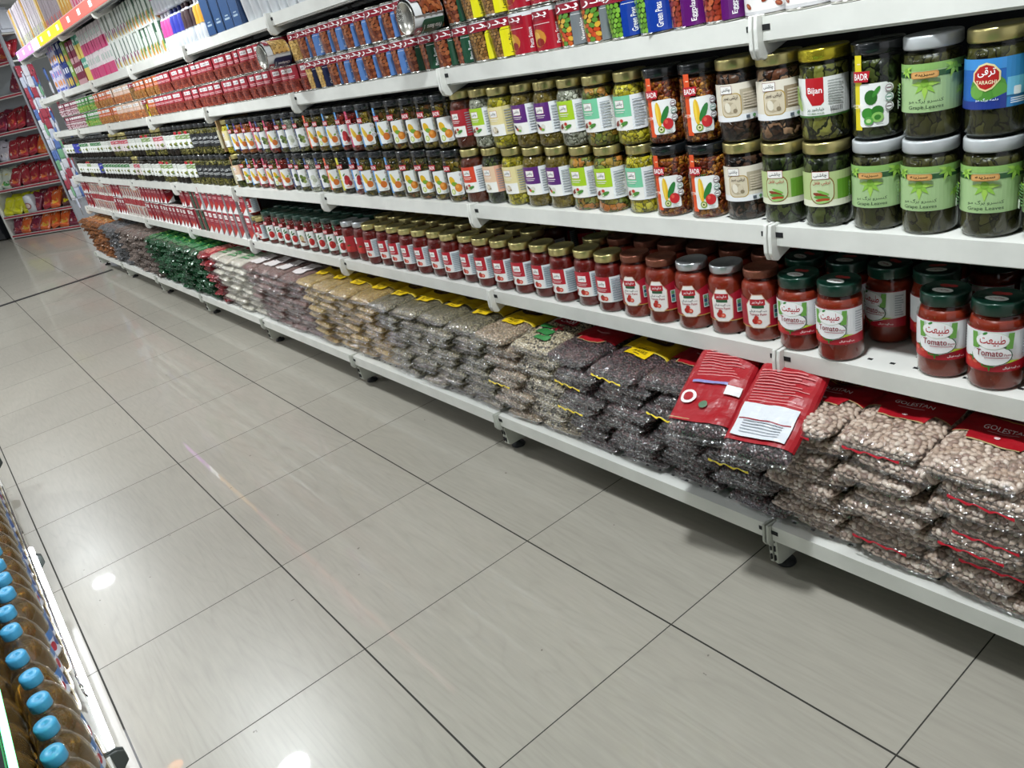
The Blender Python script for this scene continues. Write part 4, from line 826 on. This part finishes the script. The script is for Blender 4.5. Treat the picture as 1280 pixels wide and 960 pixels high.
def bean_cover(name, P, size, cols, seed, step, L, Wd, dense, front_only=False):
    rr = random.Random(seed); a, b, c = size; pts = []; grid = {}
    bm = bmesh.new(); bmesh.ops.create_icosphere(bm, subdivisions=2 if a > .006 else 1, radius=1); bv = [v.co.copy() for v in bm.verts]; bf = [tuple(v.index for v in f.verts) for f in bm.faces]; bm.free()
    vs, fs, cs = [], [], []
    for _ in range(dense):
        if rr.random() < .35: u = -1+rr.random()**2*.5; v = rr.uniform(-1, 1)
        else: u, v = rr.uniform(-1, 1), rr.uniform(-1, 1)
        if rr.random() < .22: v = math.copysign(1-rr.random()**2*.3, v)
        s = 1 if rr.random() < .7 else -1
        if s < 0 and abs(u) < .86 and abs(v) < .86: continue
        p = P(u*.985, v*.985, s); key = (int(p.x/step), int(p.y/step), int(p.z/step)); bad = False
        for dx in (-1, 0, 1):
            for dy in (-1, 0, 1):
                for dz in (-1, 0, 1):
                    for q in grid.get((key[0]+dx, key[1]+dy, key[2]+dz), ()):
                        if (q-p).length < step: bad = True
        if bad: continue
        grid.setdefault(key, []).append(p)
        e = .01; du = P(min(u+e, 1)*.985, v*.985, s)-P(max(u-e, -1)*.985, v*.985, s); dv = P(u*.985, min(v+e, 1)*.985, s)-P(u*.985, max(v-e, -1)*.985, s)
        n = du.cross(dv)*s
        if n.length < 1e-9: continue
        n.normalize(); t = n.orthogonal().normalized(); g = rr.uniform(0, 2*PI); t = (t*math.cos(g)+n.cross(t)*math.sin(g)+n*rr.uniform(-.35, .35)).normalized(); bt = n.cross(t).normalized(); nn = t.cross(bt)
        o = len(vs); k = rr.uniform(.88, 1.12); cc = lin(rr.choice(cols))
        for w in bv: vs.append(tuple(p+t*w.x*a*k+bt*w.y*b*k+nn*w.z*c*k))
        for f in bf: fs.append(tuple(o+i for i in f)); cs.append(cc)
    return mk(name, vs, fs, [BEAN], None, cs)
def top_map(P, L, Wd, off=.0035, sh=0):
    def f(x, y, e):
        u = max(-1, min(1, (y-sh)/(L/2))); v = max(-1, min(1, -x/(Wd/2))); p = P(u, v, 1); return Vector((p.x, p.y, p.z+off+e))
    return f
LB, WB, TB = .31, .197, .050
def art_golestan():
    a = Art(); g = '#b9a878'
    o = [(-.094, .150), (-.094, .030), (-.060, .030), (-.052, -.004), (.052, -.004), (.060, .030), (.094, .030), (.094, .150)]
    a.poly([(-.094, .150), (-.094, .026), (-.058, .026), (-.050, -.008), (.050, -.008), (.058, .026), (.094, .026), (.094, .150)], g); a.poly(o[:2]+o[2:], '#a3121f')
    a.text('GOLESTAN', .0, .062, .014, '#f3eeee', .088); a.rect(-.03, .045, .03, .047, '#e0b8b8'); a.ell(0, .018, .006, .006, '#e6c8c8', 8); a.ell(.0, .11, .05, .02, '#c8a860', 16); a.ell(0, .11, .045, .017, '#7c1a1c', 16); a.text(fa('گلستان'), 0, .11, .02, '#d8bc7c', .06); return a
def art_pulses():
    a = Art(); a.rect(-.096, .03, .096, .150, '#c9a812'); a.rect(-.096, .026, .096, .03, '#e0cc60'); a.rect(-.045, -.012, .045, .055, '#e8c416'); a.text(fa('حبوبات'), 0, .036, .020, '#3a2a0c', .05); a.text('PULSES', 0, .014, .014, '#3a2a0c', .055); a.rect(-.012, -.004, .012, -.001, '#5a4a1c')
    a.ell(0, .10, .055, .028, '#3a1c14', 16); a.text(fa('گلستان'), 0, .10, .022, '#b89a4a', .06); return a
def art_redlabel():
    a = Art(); a.rect(-.094, .02, .094, .15, '#9c141f'); a.poly([(-.06, .02), (-.05, -.01), (.05, -.01), (.06, .02)], '#b9a878'); a.poly([(-.057, .021), (-.047, -.007), (.047, -.007), (.057, .021)], '#a3121f'); a.rect(-.03, .06, .03, .066, '#d8a8a8'); return a
def art_bean_green():
    a = Art(); a.rect(-.05, .06, .05, .115, '#a8162a'); a.text(fa('برکت'), 0, .087, .034, '#ffffff', .075); a.rrect(-.055, -.03, .03, .0, .014, '#2c7a3c'); a.rrect(-.02, -.07, .055, -.04, .014, '#3a8a48'); a.rrect(-.07, .01, -.0, .035, .01, '#2c7a3c')
    for g in range(5): a.ell(.02+.012*math.cos(g*1.256), .02+.012*math.sin(g*1.256), .012, .005, '#8a1626', 8, g*1.256)
    return a
def art_rice(c='#3a8a4a', c2='#e8e4da'):
    a = Art()
    if c2 != '#e8e4da': a.rrect(-.08, -.11, .08, .12, .02, c2)
    for k in range(4): a.poly([(-.06, -.06+k*.03), (.05, -.04+k*.03), (.06, -.025+k*.03), (-.05, -.045+k*.03)], c)
    a.rect(-.05, .07, .05, .1, '#a8243a'); return a
yseam = pm('yellow_seam', '#d8c020', .4); rseam = pm('red_seam', '#b0182a', .4); nseam = PLASTIC
beanback = pm('shaded_bean_heap', '#8a7565', .6); darkback = pm('shaded_dark_bean_heap', '#1c1414', .6); palebk = pm('shaded_pale_bean_heap', '#8c8068', .6)  # filling under the beans, coloured as beans in shade
lentg = cell_mat('green_lentils', ['#4c4632', '#827a5c', '#a89e7a', '#38341f'], 165, rough=.5, coat=.0, bump=.8, gap_shade='#2c281c', gapw=.06)
lenty = cell_mat('split_yellow_peas', ['#b08c44', '#d0b064', '#94732f', '#e6cc84'], 150, rough=.5, coat=.0, bump=.8, gap_shade='#6a5024', gapw=.05)
ricem = cell_mat('white_rice', ['#c9c4b4', '#d8d4c6', '#b8b2a0'], 220, rough=.5, coat=0, bump=.6)
pinkm = cell_mat('brown_lentils', ['#6c4a42', '#84605a', '#5a3c34', '#a08078'], 190, rough=.5, coat=0, bump=.8)
PINTO = ['#c3af9e', '#b39c8a', '#d0bfb0', '#a58e7d', '#bfaa9a', '#977f72', '#b8a292']; DARK = ['#38242a', '#4a2c30', '#2c1c20', '#573638']; COWP = ['#c2b494', '#cfc3a4', '#b3a582', '#2e2418', '#d6ccb2']; SPECK = ['#b09a80', '#c0ab92', '#a08868', '#8a725c']
BAGS = {}; NVAR = 3
def bagkind(key, desc, fill, art, seam, name='pulses_bag', cols=None, size=None, step=None, dense=0, film=True, L=LB, Wd=WB, T=TB):
    vs = []
    for q in range(NVAR):
        P = pillow(L, Wd, T, q+len(BAGS)*5+1); Pi = pillow(L, Wd, T, q+len(BAGS)*5+1, inset=.005)
        parts = []
        parts.append(('contents', bag_mesh('contents', Pi, [fill], L, Wd, T, q, False), None, None))
        if cols:
            parts.append(('beans', bean_cover('beans', Pi, size, cols, q, step, L, Wd, dense), 0, 'stuff'))
        sm_ = yseam if seam == 'y' else rseam if seam == 'r' else PLASTIC
        if film: parts.append(('plastic_film', bag_mesh('plastic_film', P, [PLASTIC, sm_ if q == 0 else PLASTIC], L, Wd, T, q, True, seam=True), None, None))
        topparts = list(parts)
        if art: topparts.append(('printed_label', art.build('printed_label', top_map(P, L, Wd, .0035, .032), PRINT, .008, .008, .0005), None, None))
        vs.append((Kind(name, 'bag', parts, ()), Kind(name, 'bag', topparts, ())))
    BAGS[key] = (desc, vs)
def foilkind(key, desc, colr, art=None, seam=None, rough=.25, cell=None, T=TB):
    vs = []; m = cell or pm('foil_'+key, colr, rough, .15, .4, bump=1.0, bscale=26, var=.45)
    for q in range(NVAR):
        P = pillow(LB, WB, T, q+len(BAGS)*5+1, wr=.007)
        parts = [('pouch', bag_mesh('pouch', P, [m, m], LB, WB, T, q, True), None, None)]; tp = list(parts)
        if art: tp.append(('printed_label', art.build('printed_label', top_map(P, LB, WB, .001), FOIL, .02, .02, .0003), 0, None))
        vs.append((Kind('food_pouch', 'bag', parts, ()), Kind('food_pouch', 'bag', tp, ())))
    BAGS[key] = (desc, vs)
bagkind('pinto', 'clear bag of speckled pinto beans', beanback, art_golestan(), 'r', cols=PINTO, size=(.0089, .0062, .0048), step=.0104, dense=9000)
bagkind('dark', 'clear bag of dark red kidney beans', darkback, art_redlabel(), 'y', cols=DARK, size=(.0062, .0042, .0036), step=.0078, dense=9000)
bagkind('darky', 'clear bag of dark beans', darkback, art_pulses(), 'y', cols=DARK, size=(.0062, .0042, .0036), step=.0078, dense=9000)
bagkind('cow', 'clear bag of black-eyed beans', palebk, art_bean_green(), None, cols=COWP, size=(.0052, .0038, .0032), step=.0068, dense=9000)
bagkind('speck', 'clear bag of buff beans', palebk, art_pulses(), 'y', cols=SPECK, size=(.0058, .0042, .0036), step=.0074, dense=9000)
bagkind('lentg', 'clear bag of grey-green lentils', lentg, art_pulses(), None)
bagkind('lenty', 'clear bag of split yellow peas', lenty, art_pulses(), None)
bagkind('brown', 'clear bag of reddish brown lentils', pinkm, Art().rect(-.06, -.06, .06, .08, '#ddd6d4').text(fa('عدس'), 0, .02, .04, '#3a3034', .08), None)
bagkind('rice', 'clear bag of white rice', ricem, art_rice(), None)
foilkind('green', 'crumpled dark green pouch', '#1c5a34', art_rice('#8cc060', '#2c7a44')); foilkind('redp', 'crumpled red and pink pouch', '#a83a40', art_rice('#d8a0a0', '#c87068'))
foilkind('silver', 'crumpled silver-brown pouch', '#8a7a72'); foilkind('grey', 'crumpled grey foil pouch', '#77777a'); foilkind('tan', 'orange and brown pouch', '#a5683c', art_rice('#e0c090', '#b8743c'))
NL = 8
cols_ = []  # (centre y, key) from near to far
yc = .575; seq = [('pinto', 3), ('dark', 2), ('darky', 1), ('dark', 1), ('cow', 1), ('speck', 1), ('lentg', 4), ('lenty', 4), ('brown', 4), ('rice', 3), ('redp', 1), ('green', 7), ('silver', 5), ('grey', 3), ('tan', 5)]
tops = {}
yy = .372
runs = {}
ci = 0
for k, n in [('pinto', 4)]+seq[1:]:
    for j in range(n):
        if yy > 9.45: break
        cols_.append((yy, k)); yy += .201
colname = {'pinto': 'pinto bean', 'dark': 'kidney bean', 'darky': 'yellow-label bean', 'cow': 'black-eyed bean', 'speck': 'buff bean', 'lentg': 'green lentil', 'lenty': 'yellow pea', 'brown': 'brown lentil', 'rice': 'rice', 'redp': 'red pouch', 'green': 'green pouch', 'silver': 'silver pouch', 'grey': 'grey pouch', 'tan': 'tan pouch'}
colidx = {}; coltot = {}
for y_, k in cols_: coltot[k] = coltot.get(k, 0)+1
for y_, k in cols_:
    colidx[k] = colidx.get(k, 0)+1
    nl = NL - (1 if (k == 'pinto' and y_ < .5) or 1.1 < y_ < 1.25 else 0)
    hgt = .356; step_ = hgt/NL
    desc, vs = BAGS[k]
    for l in range(nl):
        top = l == nl-1; q = R.choice((0, 1, 1, 2, 2)) if not top else R.randrange(NVAR); kd = vs[q][1 if top else 0]
        kk = R.random(); 
        x = BX+.170-.006*l+R.uniform(-.012, .012); yj = y_+(.03 if l % 2 else -.03)*R.uniform(.4, 1.0)
        if k in ('green', 'redp', 'silver', 'grey', 'tan'): sc_ = (1, 1, 1); rz = R.uniform(-.25, .25)
        else: sc_ = (1, 1, 1); rz = R.uniform(-.07, .07)
        pos = 'topmost' if top else (nth(l+1)+' up' if l else 'lowest')
        st = ('the %s %s stack' % (nth(colidx[k]), colname[k])) if coltot[k] > 1 else 'the %s stack' % colname[k]
        lab = desc+', '+pos+' in '+st
        o = kd.put((x, yj, .170+l*step_), (R.uniform(-.03, .03), R.uniform(-.02, .02)+.02, rz), lab, 'stacks of bags on the bottom deck', y_ > 3.4, None)
        o.scale = (1, 1, .89)
# two bags propped on their ends, back labels showing
def art_backlabel():
    a = Art(); a.rect(-.094, -.12, .094, .15, '#a3121f'); 
    for i in range(12): a.rect(-.07, .0+i*.0085, .07-(i*7 % 5)*.01, .0025+i*.0085, '#d88a8a')
    a.rect(-.07, -.11, .07, -.012, '#d8dce2'); a.rect(-.066, -.062, .066, -.058, '#8a2030')
    for i in range(5): a.rect(-.05, -.10+i*.008, .05, -.0975+i*.008, '#9aa0a8')
    return a
def art_backlabel2():
    a = Art(); a.rect(-.094, -.12, .094, .15, '#a3121f')
    for i in range(11): a.rect(-.06, .03+i*.009, .06-(i*5 % 4)*.01, .0325+i*.009, '#d88a8a')
    a.rect(-.06, .0, .04, .008, '#8c8ac0'); a.ell(-.05, -.05, .022, .022, '#f0e8e8', 16); a.ell(-.05, -.05, .014, .014, '#a3121f', 12); a.ell(.0, -.07, .012, .012, '#5a7a60', 10); a.rect(.04, -.03, .08, .0, '#e8e8e8'); a.rect(-.094, -.12, -.02, -.118, '#b9a878'); return a
for (yy_, xx_, ar, t, ro) in ((1.085, .335, art_backlabel(), 'with white nutrition panel', .16), (1.275, .345, art_backlabel2(), 'with white round emblem', .22)):
    P = pillow(LB, WB*.92, TB, 77); Pi = pillow(LB, WB*.92, TB, 77, inset=.005)
    kd = Kind('pulses_bag', 'bag', [('contents', bag_mesh('contents', Pi, [darkback], LB, WB, TB, 3, False), None, None), ('beans', bean_cover('beans', Pi, (.0062, .0042, .0036), DARK, 5, .0078, LB, WB, 6000), 0, 'stuff'), ('plastic_film', bag_mesh('plastic_film', P, [PLASTIC, PLASTIC], LB, WB, TB, 3), None, None), ('printed_label', ar.build('printed_label', top_map(P, LB, WB*.92, .0035), PRINT, .008, .008, .0005), None, None)])
    o = kd.put((xx_-.0, yy_-.03, .497), (0, -.43, ro), 'red-backed bag of dark beans tilted forward on the stacks, '+t, None)

# ------------------------------------------------------------------ end cap: strips of sachets on the far end of the shelving
saM = [pm('sachet_%d' % i, c, .3, coat=.4, bump=.8, bscale=60) for i, c in enumerate(('#c8cfe0', '#a83a4c', '#5a78b8', '#7ab088', '#dcdce4'))]
for cidx, xx in enumerate((.36, .46, .56)):
    o = link('sachet_strip', tube('sachet_strip', [(xx, 9.56, 2.0), (xx, 9.56, .55)], .003, CHROME)); tag(o, 'hanging strip of small sachets on the far shelf end, %s from the aisle' % nth(cidx+1), 'sachet strip', 'sachet strips on the shelf end')
    for k in range(11):
        P = pillow(.11, .085, .02, k+cidx*9, wr=.004); me = bag_mesh('sachet', P, [saM[(k*2+cidx) % 5]]*2, .11, .085, .02, k, True, 10, 8); s = link('sachet', me, o, (xx-.005, 9.575, 1.93-k*.125), (0, PI/2, 0))

# ------------------------------------------------------------------ crisp display at the end of the aisle (set at an angle)
A = Vector((.853, 13.39, 0)); dv = Vector((-.68, 1, 0)).normalized(); ang = math.atan2(dv.y, dv.x)
# local frame: x runs to the right seen from the aisle, y goes back into the shelves
rz_ = math.atan2(-dv.y, -dv.x); EW = 1.40
stand = link('crisp_shelving', None, None, (A.x+dv.x*EW, A.y+dv.y*EW, 0), (0, 0, rz_)); tag(stand, 'white angled end shelving with red-edged shelves full of crisp bags', 'shelving')
EZ = [.06, .35, .74, 1.12, 1.50, 1.96, 2.36, 2.71]
redrail = pm('red_price_strip', '#a82a3c', .4); endback = pm('end_back_panel', '#9a9ea2', .6); silverm = pm('brushed_post', '#b9bcc2', .3, .8)
for z in EZ:
    s = link('shelf_board', boxes('shelf_board', [(0, EW, 0, .32, -.02, 0), (0, EW, -.004, .014, -.045, 0)], WHITE), stand, (0, 0, z)); link('price_strip', boxes('price_strip', [(0, EW, -.007, -.003, -.032, -.008)], redrail), s)
link('back_panel', boxes('back_panel', [(0, EW, .32, .34, .02, 2.75)], endback), stand)
for x in (-.03, EW): link('post', boxes('post', [(x, x+.03, -.01, .04, 0, 2.75), (x+.01, x+.02, .04, .32, .02, 2.04)], silverm if x > 0 else WHITE), stand)
link('base_board', boxes('base_board', [(0, EW, .01, .03, 0, .05)], RUBBER), stand)
def crispkind(key, c1, c2, c3):
    vs = []
    for q in range(2):
        P = pillow(.27, .19, .075, q+40, wr=.010, nu=14, nv=10)
        a = Art(); a.rrect(-.092, -.13, .092, .13, .01, c1); a.poly([(-.09, .02), (.09, .07), (.09, .1), (-.09, .055)], c2); a.ell(.02, -.06, .06, .045, c3, 9, .4); a.ell(-.03, -.08, .03, .02, c2, 8, .8)
        pm_ = pm('crisp_'+key, c1, .3, .1, .5, bump=.6, bscale=20)
        vs.append(Kind('crisp_bag', 'bag', [('pouch', bag_mesh('pouch', P, [pm_, pm_], .27, .19, .075, q, True, 14, 10), None), ('printed_front', a.build('printed_front', top_map(P, .27, .19, .001), FOIL, .03, .03, .0003), 0)]))
    return vs
CK = {k: crispkind(k, *c) for k, c in {'red': ('#a82434', '#e8d8d0', '#c86a3c'), 'maroon': ('#7c1c3c', '#d8c0c8', '#b04a4a'), 'yellow': ('#e0e020', '#f4f080', '#c8c818'), 'orange': ('#e0662a', '#f0d8c0', '#e8b040'), 'silver': ('#c8c4d0', '#4a3a44', '#e8e0e0'), 'green': ('#d0d8c8', '#d8c860', '#4a9a4a'), 'dark': ('#5a2a2c', '#d8b83a', '#e0d020')}.items()}
CDN = {'red': 'red crisp bag', 'maroon': 'maroon crisp bag', 'yellow': 'bright yellow crisp bag', 'orange': 'orange crisp bag', 'silver': 'silver crisp bag', 'green': 'pale green crisp bag', 'dark': 'red and yellow crisp bag'}
rowsE = [['maroon', 'orange', 'maroon', 'orange', 'orange', 'orange', 'maroon'], ['yellow', 'yellow', 'yellow', 'maroon', 'red', 'orange', 'dark'], ['green', 'green', 'red', 'red', 'red', 'red', 'red'], ['silver', 'silver', 'silver', 'red', 'red', 'red', 'orange'], ['maroon', 'maroon', 'red', 'maroon', 'red', 'red', 'maroon'], [], ['dark', 'dark', 'orange', 'dark', 'red', 'red', 'red']]
rowsE[5] = ['yellow', '', '', '', '', '', 'maroon']
rn = ['bottom shelf', 'second shelf up', 'third shelf up', 'fourth shelf up', 'fifth shelf up', 'sixth shelf up', 'top shelf']
Ms = Matrix.Translation(stand.location) @ Matrix.Rotation(rz_, 4, 'Z'); rq = random.Random(11)
for r, row in enumerate(rowsE):
    cc = {}
    for layer in (0, 1):
        for i, k in enumerate(row):
            if not k: continue
            cc[k] = cc.get(k, 0)+1
            lx = .11+i*.195+rq.uniform(-.015, .015); ly = .10+layer*.13; tilt = rq.uniform(.85, 1.2)
            hz = EZ[r]+.125+(.0 if layer == 0 else .03)
            if r == 0: hz = EZ[r]+.12; tilt = rq.uniform(.8, 1.1)
            M = Ms @ Matrix.Translation((lx, ly, hz)) @ Matrix.Rotation(rq.uniform(-.35, .35), 4, 'Y') @ Matrix.Rotation(PI/2, 4, 'Z') @ Matrix.Rotation(-tilt, 4, 'Y') @ Matrix.Translation((0, 0, -.037))
            o = CK[k][rq.randrange(2)].put((0, 0, 0), (0, 0, 0), '%s on the %s of the end display, %s such' % (CDN[k], rn[r], nth(cc[k])), 'crisp bags on the end display', True)
            o.matrix_world = M
for c_ in range(3):
    o = link('sachet_strip', None); tag(o, 'strip of small packets hanging on the side of the end display, %s from its front' % nth(c_+1), 'sachet strip', 'packet strips on the display side'); o.matrix_world = Ms @ Matrix.Translation((EW+.035, .05+c_*.105, 0))
    link('cord', tube('cord', [(0, 0, 2.3), (0, 0, .35)], .002, CHROME), o)
    for k in range(13):
        P = pillow(.14, .10, .03, k+c_*9, wr=.006); mm = saM[(1, 4, 1, 0, 4, 2, 1)[(k*3+c_) % 7]] if k < 6 else saM[(4, 0, 2, 3, 4, 1)[(k+c_) % 6]]
        link('sachet', bag_mesh('sachet', P, [mm, mm], .14, .10, .03, k, True, 10, 8), o, (.03, 0, 2.2-k*.142), (0, -PI/2, 0))
# round tub on the second shelf and big white packs on top of the display
o = link('snack_tub', None); tag(o, 'white oval snack tub between yellow and red crisp bags', 'tub')
o.matrix_world = Ms @ Matrix.Translation((.60, .06, EZ[1])); link('tub', lathe('tub', [(.07, 0), (.085, .01), (.09, .2), (.08, .24), (.03, .26)], pm('tub_white', '#c8ccd2', .35), 24), o); link('tub_label', Art().ell(0, .10, .06, .05, '#8a4a4c').ell(0, .10, .045, .035, '#d8c0b8').build('tub_label', wrap(.0905, .0, 90), PRINT), o)
packm = pm('white_plastic_wrap', '#dfe3ee', .35, coat=.3, bump=.4, bscale=12)
for i in range(5):
    for j in range(1):
        o = link('tissue_pack', None); tag(o, 'large white wrapped pack on top of the end display, %s from its left end' % nth(i+1), 'pack', 'white packs on top of the end display')
        o.matrix_world = Ms @ Matrix.Translation((.18+i*.29, .16, 2.71))
        link('wrap', boxes('wrap', [(-.138, .138, -.15, .15, 0, .31)], packm, .04), o)
        a = Art().text('Bitta', 0, .17, .13, '#2a45a8', .22); link('printed_name', a.build('printed_name', lambda x, y, e: Vector((x, -.1505-e, y)), PRINT, None), o)
# black block added to fill the dark void left of the display
cb_ = link('dark_void_block', boxes('dark_void_block', [(0, .75, 0, .6, 0.02, 1.9), (.02, .73, -.012, 0, .1, 1.85)], pm('black_void', '#14181e', .4), .01), None, (A.x+dv.x*(EW+.03)-.05, A.y+dv.y*(EW+.03)+.08, 0), (0, 0, rz_)); cb_.location += Vector((dv.x, dv.y, 0))*.78
tag(cb_, 'black block filling the dark void left of the angled crisp shelving', 'void block'); link('added_bar', tube('added_bar', [(.7, -.03, .4), (.7, -.03, .9)], .008, CHROME), cb_)

# ------------------------------------------------------------------ left shelving with oil bottles
XL = -1.243
lit = pm('led_tube_white', '#ffffff', .4, emit='#f4f8ff', es=9); litg = pm('led_tube_green', '#e0ffe8', .4, emit='#58ff90', es=7)
for b in range(4):
    y0 = -.62+b*1.2; o = link('oil_shelving_bay', None, None, (0, y0, 0)); tag(o, 'low deck shelving bay holding oil bottles, %s from the camera' % nth(b+1), 'shelving', 'bays of the oil bottle shelving')
    link('deck_board', boxes('deck_board', [(-1.80, XL-.012, .004, 1.196, .155, .169), (XL-.012, XL, .01, 1.19, .122, .169)], WHITE), o); link('back_panel', boxes('back_panel', [(-1.84, -1.80, .0, 1.2, .03, 2.2)], BLACKST), o)
    link('kick_plate', boxes('kick_plate', [(XL-.10, XL-.09, .0, 1.2, .0, .12)], pm('kick_grey', '#6a6c6c', .5)), o)
    e = plate('end_bracket', [(XL+.016, .17), (XL+.03, .16), (XL+.03, .13), (XL+.012, .112), (XL-.05, .10), (XL-.05, .17)], .007, pm('grey_plastic_cap', '#4c5250', .4)); link('end_bracket', e, o, (0, 1.2, 0))
    for z_ in (.62, 1.06, 1.50): link('upper_board', boxes('upper_board', [(-1.80, -1.335, .004, 1.196, z_-.02, z_), (-1.335, -1.322, .01, 1.19, z_-.035, z_+.025)], BLACKST), o)
lt = link('led_light_bar', tube('led_light_bar', [(XL+.008, 1.80, .165), (XL+.008, 3.05, .165)], .0085, lit)); tag(lt, 'glowing white light bar along the edge of the oil bottle deck', 'light bar')
lt = link('led_light_bar', tube('led_light_bar', [(-1.313, .2, .640), (-1.313, 1.56, .640)], .006, litg)); tag(lt, 'green glowing light bar on the upper shelf edge above the oil bottles', 'light bar')
for z_, t in ((.64, 'lower'), (1.08, 'middle'), (1.52, 'upper')):  # unseen bars, added to throw frontal light on the goods opposite
    for y0, y1 in ((1.62, 2.95), (3.0, 4.15)):
        lt = link('led_light_bar', tube('led_light_bar', [(-1.313, y0, z_), (-1.313, y1, z_)], .007, lit)); tag(lt, 'added unseen white light bar on the %s shelf edge above the bottles, %s one' % (t, 'nearer' if y0 < 2 else 'farther'), 'light bar')
for z, x in ((.262, -1.236), (.232, -1.238)):
    w = link('wire_fence', tube('wire_fence', [(x, 1.98, z-.012), (x+.004, 1.945, z-.004), (x, 1.96, z), (x, 2.1, z), (x, 3.5, z)], .0022, CHROME)); tag(w, 'thin chrome guard wire in front of the oil bottles, %s one' % ('upper' if z > .25 else 'lower'), 'guard wire')
    for yv in (2.0, 2.6, 3.2): link('post', tube('post', [(x-.002, yv, .169), (x-.002, yv, z)], .0022, CHROME), w)
pet = film_mat('clear_bottle_plastic', '#f6f2e6', .6, .03, .15, 18, haze=.03)
m_, nt_, b_ = nodes('sunflower_oil'); b_.inputs['Base Color'].default_value = (*lin('#d9a838'), 1); b_.inputs['Transmission Weight'].default_value = .86; b_.inputs['IOR'].default_value = 1.3; b_.inputs['Roughness'].default_value = .03; oilm = m_
capm = pm('blue_cap_plastic', '#4aa3cf', .4)
RB = .048
bot = lathe('bottle', [(.03, .0), (.042, .003), (RB, .02), (RB, .075), (RB-.003, .085), (RB-.003, .15), (RB, .16), (RB, .195), (RB-.006, .225), (.030, .252), (.0185, .268), (.0175, .285)], pet, 32, cap=False)
oil = lathe('oil', [(.03, .003), (.040, .006), (RB-.003, .022), (RB-.003, .075), (RB-.006, .086), (RB-.006, .149), (RB-.003, .16), (RB-.003, .194), (RB-.009, .222), (.034, .236)], oilm, 32)
capv = []
capme = lathe('cap', [(.0205, .276), (.0212, .278), (.0212, .296), (.0195, .3), (.004, .3005), (.003, .299)], capm, 36); ring = lathe('neck_ring', [(.020, .268), (.0215, .269), (.0215, .273), (.020, .274)], pet, 28)
ol = Art().rect(-.05, 0, .05, .075, '#d8dce8').rect(-.05, .05, .05, .075, '#4a7ab8').ell(0, .035, .02, .02, '#3a5aa0').ell(.03, .02, .014, .012, '#d8b030').ell(-.03, .03, .01, .014, '#b03040').build('label', wrap(RB-.002, .078, 180), PRINT)
KO = Kind('oil_bottle', 'bottle', [('bottle', bot, None), ('oil', oil, 0), ('cap', capme, None), ('neck_ring', ring, 2), ('label', ol, None)], ())
rown = ['front row', 'second row', 'third row', 'back row']
for r, xx in enumerate((-1.292, -1.388, -1.489, -1.59)):
    y = 1.27+(.05 if r % 2 else 0); n = 0
    ylist = [1.29, 1.385, 1.475, 1.567, 1.66, 1.76, 1.862, 1.99, 2.088, 2.185, 2.275, 2.37, 2.47, 2.57, 2.67, 2.77, 2.87, 2.97, 3.07, 3.17, 3.27, 3.37, 3.47, 3.57, 3.67, 3.77, 3.87, 3.97, 4.07] if r == 0 else [1.27+.05*(r % 2)+.0985*i for i in range(27)]
    for i, y in enumerate(ylist):
        if r == 3 and y > 2.6: break
        dx = -.012 if r == 0 and 1.8 < y < 2.1 else 0
        KO.put((xx+dx+R.uniform(-.002, .002), y, .1695), (0, 0, R.uniform(-.3, .3)), 'clear oil bottle with light blue cap, %s, %s from the near end' % (rown[r], nth(i+1)), 'oil bottles on the low deck', False)

# ------------------------------------------------------------------ labels for the goods placed in rows
tot = {}
for o, d, row, n in ALL: tot[(d, row)] = max(tot.get((d, row), 0), n)
for o, d, row, n in ALL:
    tag(o, d+', '+row if tot[(d, row)] == 1 else '%s, %s, %s such from near' % (d, row, nth(n)))
